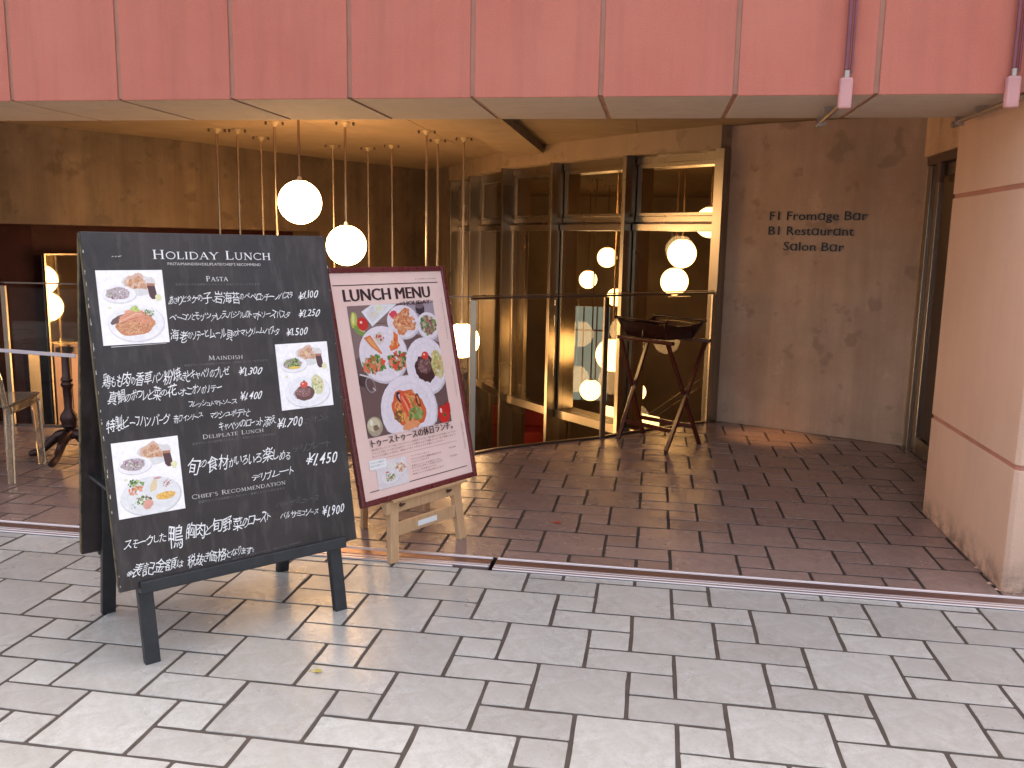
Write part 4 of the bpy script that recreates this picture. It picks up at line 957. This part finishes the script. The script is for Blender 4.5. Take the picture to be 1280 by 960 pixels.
pt.ell(X(.325), Y(.465), .035, .06, (.05, .03, .04), .1, .6); pt.ell(X(.33), Y(.46), .018, .04, (.60, .52, .60), .1, .6); pt.ell(X(.435), Y(.44), .025, .055, (.06, .03, .03), .1, .2); pt.ell(X(.437), Y(.438), .013, .04, (.72, .22, .06), .1, .2)
pt.ell(X(.355), Y(.425), .045, .12, (.74, .09, .04), .08, .35); pt.line([(X(.335), Y(.47)), (X(.355), Y(.43)), (X(.37), Y(.385)), (X(.365), Y(.355))], .018, (.84, .28, .16)); pt.line([(X(.348), Y(.468)), (X(.37), Y(.43)), (X(.385), Y(.39))], .007, (.45, .04, .02))
pt.ell(X(.30), Y(.38), .05, .05, (.22, .08, .04), .2); pt.scatter(X(.30), Y(.38), .05, .05, [(.75, .38, .06), (.3, .1, .04)], 14, .01, .024)
pt.scatter(X(.41), Y(.375), .075, .05, [(.12, .20, .04), (.22, .30, .08), (.32, .38, .14)], 46, .012, .035); pt.line([(X(.385), Y(.46)), (X(.405), Y(.42)), (X(.415), Y(.38))], .014, (.22, .28, .07)); pt.ell(X(.365), Y(.325), .10, .03, (.78, .30, .13), .15, .1)
pt.ell(X(.593), Y(.347), .075, .075, (.60, .025, .02), .04); pt.ell(X(.63), Y(.375), .05, .045, (.55, .02, .02), .05); pt.ell(X(.598), Y(.343), .018, .014, (.09, .12, .03), .3); pt.ell(X(.577), Y(.367), .014, .02, (.90, .60, .58))
pt.ell(X(.145), Y(.352), .085, .075, (.42, .34, .24), .02); pt.ell(X(.14), Y(.362), .07, .05, (.62, .54, .36), .04); pt.ell(X(.15), Y(.345), .03, .022, (.22, .12, .08), .2); pt.ell(X(.128), Y(.372), .018, .022, (.80, .76, .66), .1)
pt.ell(X(.120), Y(.570), .045, .045, (.06, .03, .035), .04); pt.ell(X(.158), Y(.545), .05, .065, (.30, .23, .24), .03, .4); pt.ell(X(.158), Y(.545), .04, .052, (.13, .07, .07), .04, .4); pt.line([(X(.105), Y(.60)), (X(.18), Y(.575))], .012, (.66, .60, .62)); pt.line([(X(.17), Y(.53)), (X(.185), Y(.515))], .010, (.62, .55, .56))
pt.done('food_picture', fp)
rp = random.Random(8)
def tinyrows(rows, mat, nm='small_print'):
    b = B()
    for (t, x0, y0, x1, y1, h) in rows: put(b, ps, line_flat(t), x0 * kx, y0, x1 * kx, y1, h, .0006, .8)
    return obj(nm, b, M[mat], fp)
put_bold('トゥーストゥースの休日ランチ。', .1061, .2625, .6377, .2706, .034, .82, .0022, .0078)
tinyrows([('海の見えるレストランで過ごすゆったりとした休日のランチを、旬の食材とともにお楽しみください', .1075, .2430, .6599, .2470, .0085), ('やさしい光につつまれた店内で、シェフが腕をふるう特製メニューをご用意しました', .1075, .2280, .655, .2320, .0085), ('ゆっくりと語らいながら、美味しいひとときをどうぞお過ごしください。', .1073, .2125, .5688, .2160, .0085)], 'ink_soft')
bars([(.1053, .2000, .6567, .2010, .0012)], 'ink_soft')
tinyrows([('ランチタイムセット', .3366, .1775, .46, .1765, .006), ('メインとパスタと前菜の休日ランチ', .3366, .1610, .5358, .1590, .0090), ('パンとスープが付きます', .3366, .1480, .45, .1480, .006), ('ドリンクとデザートの付くランチ', .3336, .1180, .5357, .1180, .0090), ('食後のコーヒーをお選びください', .3326, .1310, .53, .131, .006), ('メニューは日替わりです', .3326, .1050, .49, .105, .006), ('季節によって内容が変わります', .3326, .0900, .54, .091, .006)], 'ink_mid')
tinyrows([('¥2,200', .5938, .1720, .6435, .1720, .008), ('¥3,300', .5938, .1290, .6435, .1290, .008), ('11:00-15:00', .55, 1.030, .69, 1.030, .006)], 'ink_soft')
b = B()
vp_ = Plane(ps.p(.7055 * kx, .60), -pp.u, e3)
for (t, a0, a1, h) in (('HOLIDAY LUNCH MENU', .02, .17, .007), ('LUNCH MENU HOLIDAY', .31, .45, .010), ('LUNCH MENU PLATE', -.33, -.12, .007)):
    vf = line_flat(t); put(b, vp_, vf, a0, 0, a1, 0, h, .0006, .8)
o = B(); o.v, o.f, o.c = b.v, [tuple(f) for f in b.f], b.c
obj('side_print', o, M['ink_soft'], fp)
pt = Paint(ps, .113 * kx, .061, .190 * kx, .127, .0015)
pt.poly([(0, 0), (1, 0), (1, 1), (0, 1)], (.80, .70, .70)); pt.plate(.42, .36, .28, .25, (.82, .76, .77)); pt.scatter(.40, .36, .17, .14, GRN + [(.7, .3, .1), (.6, .5, .3)], 40, .012, .05)
pt.plate(.78, .62, .22, .26, (.82, .76, .77)); pt.scatter(.78, .64, .15, .17, BRD + [(.7, .1, .08)], 40, .02, .06); pt.ell(.48, .76, .09, .10, (.82, .78, .70), .1); pt.ell(.34, .56, .06, .03, (.6, .15, .1), .1)
pt.done('inset_picture', fp)
b = B().add([ps.p(.080 * kx, .158, .0018), ps.p(.180 * kx, .160, .0018), ps.p(.182 * kx, .200, .0018), ps.p(.080 * kx, .203, .0018)], [(0, 1, 2, 3)]); obj('inset_label', b, M['white'], fp)
b = B(); put(b, ps, line_flat('ランチセットに前菜の付く'), .087 * kx, .186, .172 * kx, .186, .007, .0022, .8); put(b, ps, line_flat('休日だけのお得なプラン'), .087 * kx, .172, .165 * kx, .172, .006, .0022, .8); obj('small_print', b, M['ink_mid'], fp)

ez = thing('wooden_easel', 'small pale wooden easel carrying the framed poster, straddling the door track', 'easel', (.43, 1.715, 0))
L1, L2 = Vector((.315, 1.500, 0)), Vector((.565, 1.930, 0))
q = lambda a, z, c=0.: Vector((Q0.x, Q0.y, 0)) + e3 * a + m3 * (z * .12 - .012 + c) + Zv * z
aL, aR = -.262, .236
for s, a, ab in ((-1, -.225, aL + .012), (1, .205, aR - .012)):
    obj('leg', B().bar(q(ab - s * 0, .0), q(a, .245), .052, .030, e3), M['pine'], ez, .003)
obj('front_rail', B().bar(q(-.275, .262, -.004), q(.235, .262, -.004), .026, .060, m3), M['pine'], ez, .003)
obj('ledge', B().bar(q(-.250, .296, -.014), q(.262, .296, -.014), .052, .014, m3), M['pine'], ez, .002)
obj('stretcher', B().bar(q(-.205, .150), q(.185, .150), .020, .062, m3), M['pine'], ez, .002)
obj('label_sticker', B().obox(q(-.005, .150), e3, m3, Zv, (-.075, -.0125, -.014), (.055, -.0105, .012)), M['white'], ez)
for a in (-.19, .13):
    obj('wing_nut', B().tube([q(a, .268, -.036), q(a, .268, -.012)], .007, 8).bar(q(a - .016, .266, -.034), q(a + .016, .272, -.034), .006, .008, m3), M['steel_dark'], ez)
for a in (-.225, .205):
    obj('upright', B().bar(pp.p(a, -.03, -.036), pp.p(a, .62, -.036), .04, .022, e3), M['pine'], ez, .002)
obj('crossbar', B().bar(pp.p(-.24, .60, -.060), pp.p(.22, .60, -.060), .03, .02), M['pine'], ez, .002)
for a, bs in ((-.225, Vector((.02, 1.946, 0))), (.205, Vector((.255, 2.33, 0)))):
    obj('rear_leg', B().bar(bs, pp.p(a, .55, -.065), .034, .022, e3), M['pine'], ez, .002)
obj('side_brace', B().bar(q(-.24, .225, .01), Vector((.11, 1.885, .225)), .02, .03), M['pine'], ez, .002)

# ================================================================== TRAY AND STAND
S1, S2, S3, S4 = (Vector((*p, 0)) for p in ((1.223, 4.421), (1.425, 4.660), (1.583, 4.075), (1.855, 4.379)))
ts = thing('tray_stand', 'folding dark wooden tray stand with crossed legs in front of the glass railing', 'tray stand', tuple((S1 + S4) / 2))
HT = .785
cS = (S1 + S2 + S3 + S4) / 4
T = [Vector((p.x, p.y, HT)) for p in (S1, S2, S3, S4)]
sh = lambda v, k: cS + (Vector((v.x, v.y, 0)) - cS) * k + Vector((0, 0, v.z))
T1, T2, T3, T4 = (sh(v, .97) for v in T)
lg = lambda p, q_: obj('leg', B().bar(q_, p, .034, .020, (S3 - S1).normalized()), M['mahogany'], ts, .004)
off = (S3 - S1).normalized() * .024
lg(T1, S2); lg(T2 + off, S1 + off); lg(T3, S4); lg(T4 + off, S3 + off)
obj('top_rail', B().bar(T1 + (T1 - T3).normalized() * .03 + Zv * .008, T3 + (T3 - T1).normalized() * .05 + Zv * .008, .040, .026), M['mahogany'], ts, .006)
obj('top_rail', B().bar(T2 + (T2 - T4).normalized() * .03 + Zv * .008, T4 + (T4 - T2).normalized() * .06 + Zv * .008, .040, .026), M['mahogany'], ts, .006)
f = .18
obj('stretcher', B().bar(S1.lerp(T2, f), S3.lerp(T4, f), .016, .032), M['mahogany'], ts, .003)
obj('stretcher', B().bar(S2.lerp(T1, f), S4.lerp(T3, f), .016, .032), M['mahogany'], ts, .003)
for a, b_ in ((S1.lerp(T2, .5), S3.lerp(T4, .5)),):
    obj('pivot', B().tube([a - (S3 - S1).normalized() * .01, a + (S3 - S1).normalized() * .05], .006, 8), M['steel_dark'], ts)
    obj('pivot', B().tube([b_ - (S3 - S1).normalized() * .01, b_ + (S3 - S1).normalized() * .05], .006, 8), M['steel_dark'], ts)
ty = thing('wooden_tray', 'glossy dark red wooden serving tray with flared sides resting on the folding stand', 'tray', (cS.x, cS.y, HT + .022))
tx = (S3 - S1).normalized(); tyv = Vector((-tx.y, tx.x, 0)); O = Vector((cS.x + .0, cS.y, HT + .0225))
hx, hy, fl_ = .195, .150, .058
def trp(a, b_, z, k=1.): return O + tx * a + tyv * b_ + Zv * z
obj('bottom', B().obox(O, tx, tyv, Zv, (-hx, -hy, 0), (hx, hy, .010)), M['tray_wood'], ty, .002)
def flared(p0, p1, out, prof, th=.010):
    # a side board leaning outwards whose upper edge follows prof [(t, height)]
    b = B(); n = len(prof); d = p1 - p0; vs = []
    for t, h in prof:
        e = (t - .5) * 2 * .065 * (h / .13)
        base = p0 + d * t; top = p0 + d * t + d.normalized() * e + out * (fl_ * h / .13) + Zv * h
        vs += [base, top, top - out * th, base - out * th]
    fs = []
    for i in range(n - 1):
        for k in range(4): fs.append((i * 4 + k, i * 4 + (k + 1) % 4, (i + 1) * 4 + (k + 1) % 4, (i + 1) * 4 + k))
    fs += [(3, 2, 1, 0), tuple((n - 1) * 4 + k for k in range(4))]
    b.add(vs, fs); return b
endp = [(0, .135), (.06, .125), (.16, .112), (.32, .102), (.68, .102), (.84, .112), (.94, .125), (1, .135)]
sidep = [(0, .135), (.05, .128), (.09, .105), (.3, .108), (.5, .112), (.7, .108), (.91, .105), (.95, .128), (1, .135)]
c00, c10, c11, c01 = trp(-hx, -hy, .002), trp(hx, -hy, .002), trp(hx, hy, .002), trp(-hx, hy, .002)
obj('side', flared(c00, c10, -tyv, sidep), M['tray_wood'], ty, .002); obj('side', flared(c01, c11, tyv, sidep), M['tray_wood'], ty, .002)
obj('end', flared(c00, c01, -tx, endp), M['tray_wood'], ty, .002); obj('end', flared(c10, c11, tx, endp), M['tray_wood'], ty, .002)
for s_ in (-1, 1):
    ey = s_ * (hy + fl_); hh_ = hx + .055
    obj('handle', B().tube([trp(-hh_ - .014, ey, .136), trp(-hh_ * .6, ey, .138), trp(0, ey, .139), trp(hh_ * .6, ey, .138), trp(hh_ + .014, ey, .136)], [.013, .009, .008, .009, .013], 10), M['tray_wood'], ty, smooth=True)
b = obj('divider', B().obox(O, tx, tyv, Zv, (-.005, -hy - .03, .008), (.005, hy + .03, .060)), M['tray_wood'], ty, .002)

# ================================================================== CLEAR CHAIR AND TABLE
A_, B_ = Vector((-2.303, 2.279, 0)), Vector((-2.447, 2.739, 0))
fd = (B_ - A_).normalized(); lf_ = Vector((-fd.y, fd.x, 0)); CW = .40
chn = thing('clear_chair', 'transparent acrylic chair at the left edge beside the glass table', 'chair', tuple(A_ + lf_ * .2))
cc = lambda a, b_, z: A_ + fd * a + lf_ * b_ + Zv * z
D = .483
for (a, b_) in ((0, 0), (0, CW)):
    obj('leg', B().bar(cc(a, b_, 0), cc(a + .02, b_, .47), .034, .034, fd, .044, .044), M['acrylic'], chn, .006)
for (a, b_) in ((D, 0), (D, CW)):
    obj('leg', B().bar(cc(a, b_, 0), cc(a - .05, b_, .44), .036, .036, fd, .058, .050), M['acrylic'], chn, .006)
obj('seat', B().obox(A_, fd, lf_, Zv, (-.01, -.02, .470), (D - .01, CW + .02, .484)).obox(A_, fd, lf_, Zv, (.03, -.018, .42), (D - .04, .010, .4695)).obox(A_, fd, lf_, Zv, (.03, CW - .010, .42), (D - .04, CW + .018, .4695)), M['acrylic'], chn, .006)
pts = []
for i in range(15):
    t = i / 14; a_ = pi * t; z = .47 + .47 * sin(a_) ** .75 if 0 < t < 1 else .47
    pts.append(cc(-.01 - .22 * (z - .47), CW / 2 - (CW / 2 + .0) * cos(a_), z))
obj('back_frame', B().tube(pts, .016, 8), M['acrylic'], chn, smooth=True)
bb = B(); vs = []; n = 15
for p in pts: vs += [p, p + fd * .006]
bb.add(vs, [tuple(range(0, 30, 2)), tuple(reversed(range(1, 30, 2)))]); obj('back_panel', bb, M['glass'], chn)
TX, TY = -2.37, 2.93
tbt = thing('bistro_table', 'glass topped table on an ornate cast iron pedestal left of the chalkboard', 'table', (TX, TY, 0))
prof = [(.050, .14), (.056, .16), (.040, .185), (.030, .20), (.052, .225), (.050, .245), (.060, .27), (.052, .30), (.034, .325), (.028, .34), (.030, .48), (.036, .49), (.042, .505), (.034, .52), (.040, .535), (.034, .55), (.028, .56), (.026, .70), (.036, .71)]
obj('pedestal', B().lathe((TX, TY, 0), prof, 18), M['castiron'], tbt, smooth=True)
for k in range(4):
    a = radians(-100 + 90 * k + 20); v = Vector((cos(a), sin(a), 0)); c = Vector((TX, TY, 0))
    obj('foot', B().tube([c + v * .02 + Zv * .17, c + v * .08 + Zv * .155, c + v * .14 + Zv * .10, c + v * .20 + Zv * .045, c + v * .255 + Zv * .028, c + v * .28 + Zv * .022], [.034, .034, .027, .022, .024, .018], 10), M['castiron'], tbt, smooth=True)
    obj('scroll', B().tube([c + v * .12 + Zv * .145, c + v * .155 + Zv * .12, c + v * .17 + Zv * .085], [.010, .018, .010], 8), M['castiron'], tbt, smooth=True)
obj('bracket', B().lathe((TX, TY, 0), [(.03, .71), (.058, .725), (.058, .752)], 16), M['black_paint'], tbt)
td = Vector((.985, -.17, 0)).normalized(); tn = Vector((-td.y, td.x, 0)); TO = Vector((TX, TY, 0))
obj('glass_top', B().obox(TO, td, tn, Zv, (-.52, -.30, .7535), (.40, .30, .7635)), M['glass'], tbt)
obj('top_edge', B().obox(TO, td, tn, Zv, (-.52, -.312, .742), (.40, -.301, .766)), M['glass_edge'], tbt, .003)

# small things on the ground
def leaf(x, y, s, label, mat, rot):
    b = B(); pts = []
    for i in range(10):
        a = 2 * pi * i / 10; r = s * (1.0 if i % 2 == 0 else .62); pts.append((x + r * cos(a + rot) * 1.2, y + r * sin(a + rot), .003 + .004 * abs(sin(a * 2))))
    pts.append((x, y, .006)); b.add(pts, [(i, (i + 1) % 10, 10) for i in range(10)])
    b.bar((x - s, y, .004), (x - 2 * s, y - s * .4, .004), .002, .002)
    tag(obj('fallen_leaf', b, M[mat]), label, 'leaf')
leaf(1.008, 2.245, .022, 'small red leaf lying on the dark indoor tiles', 'leaf_red', .3)
leaf(.366, .424, .017, 'small yellow leaf lying on the pale pavement tiles', 'leaf_yellow', 1.)
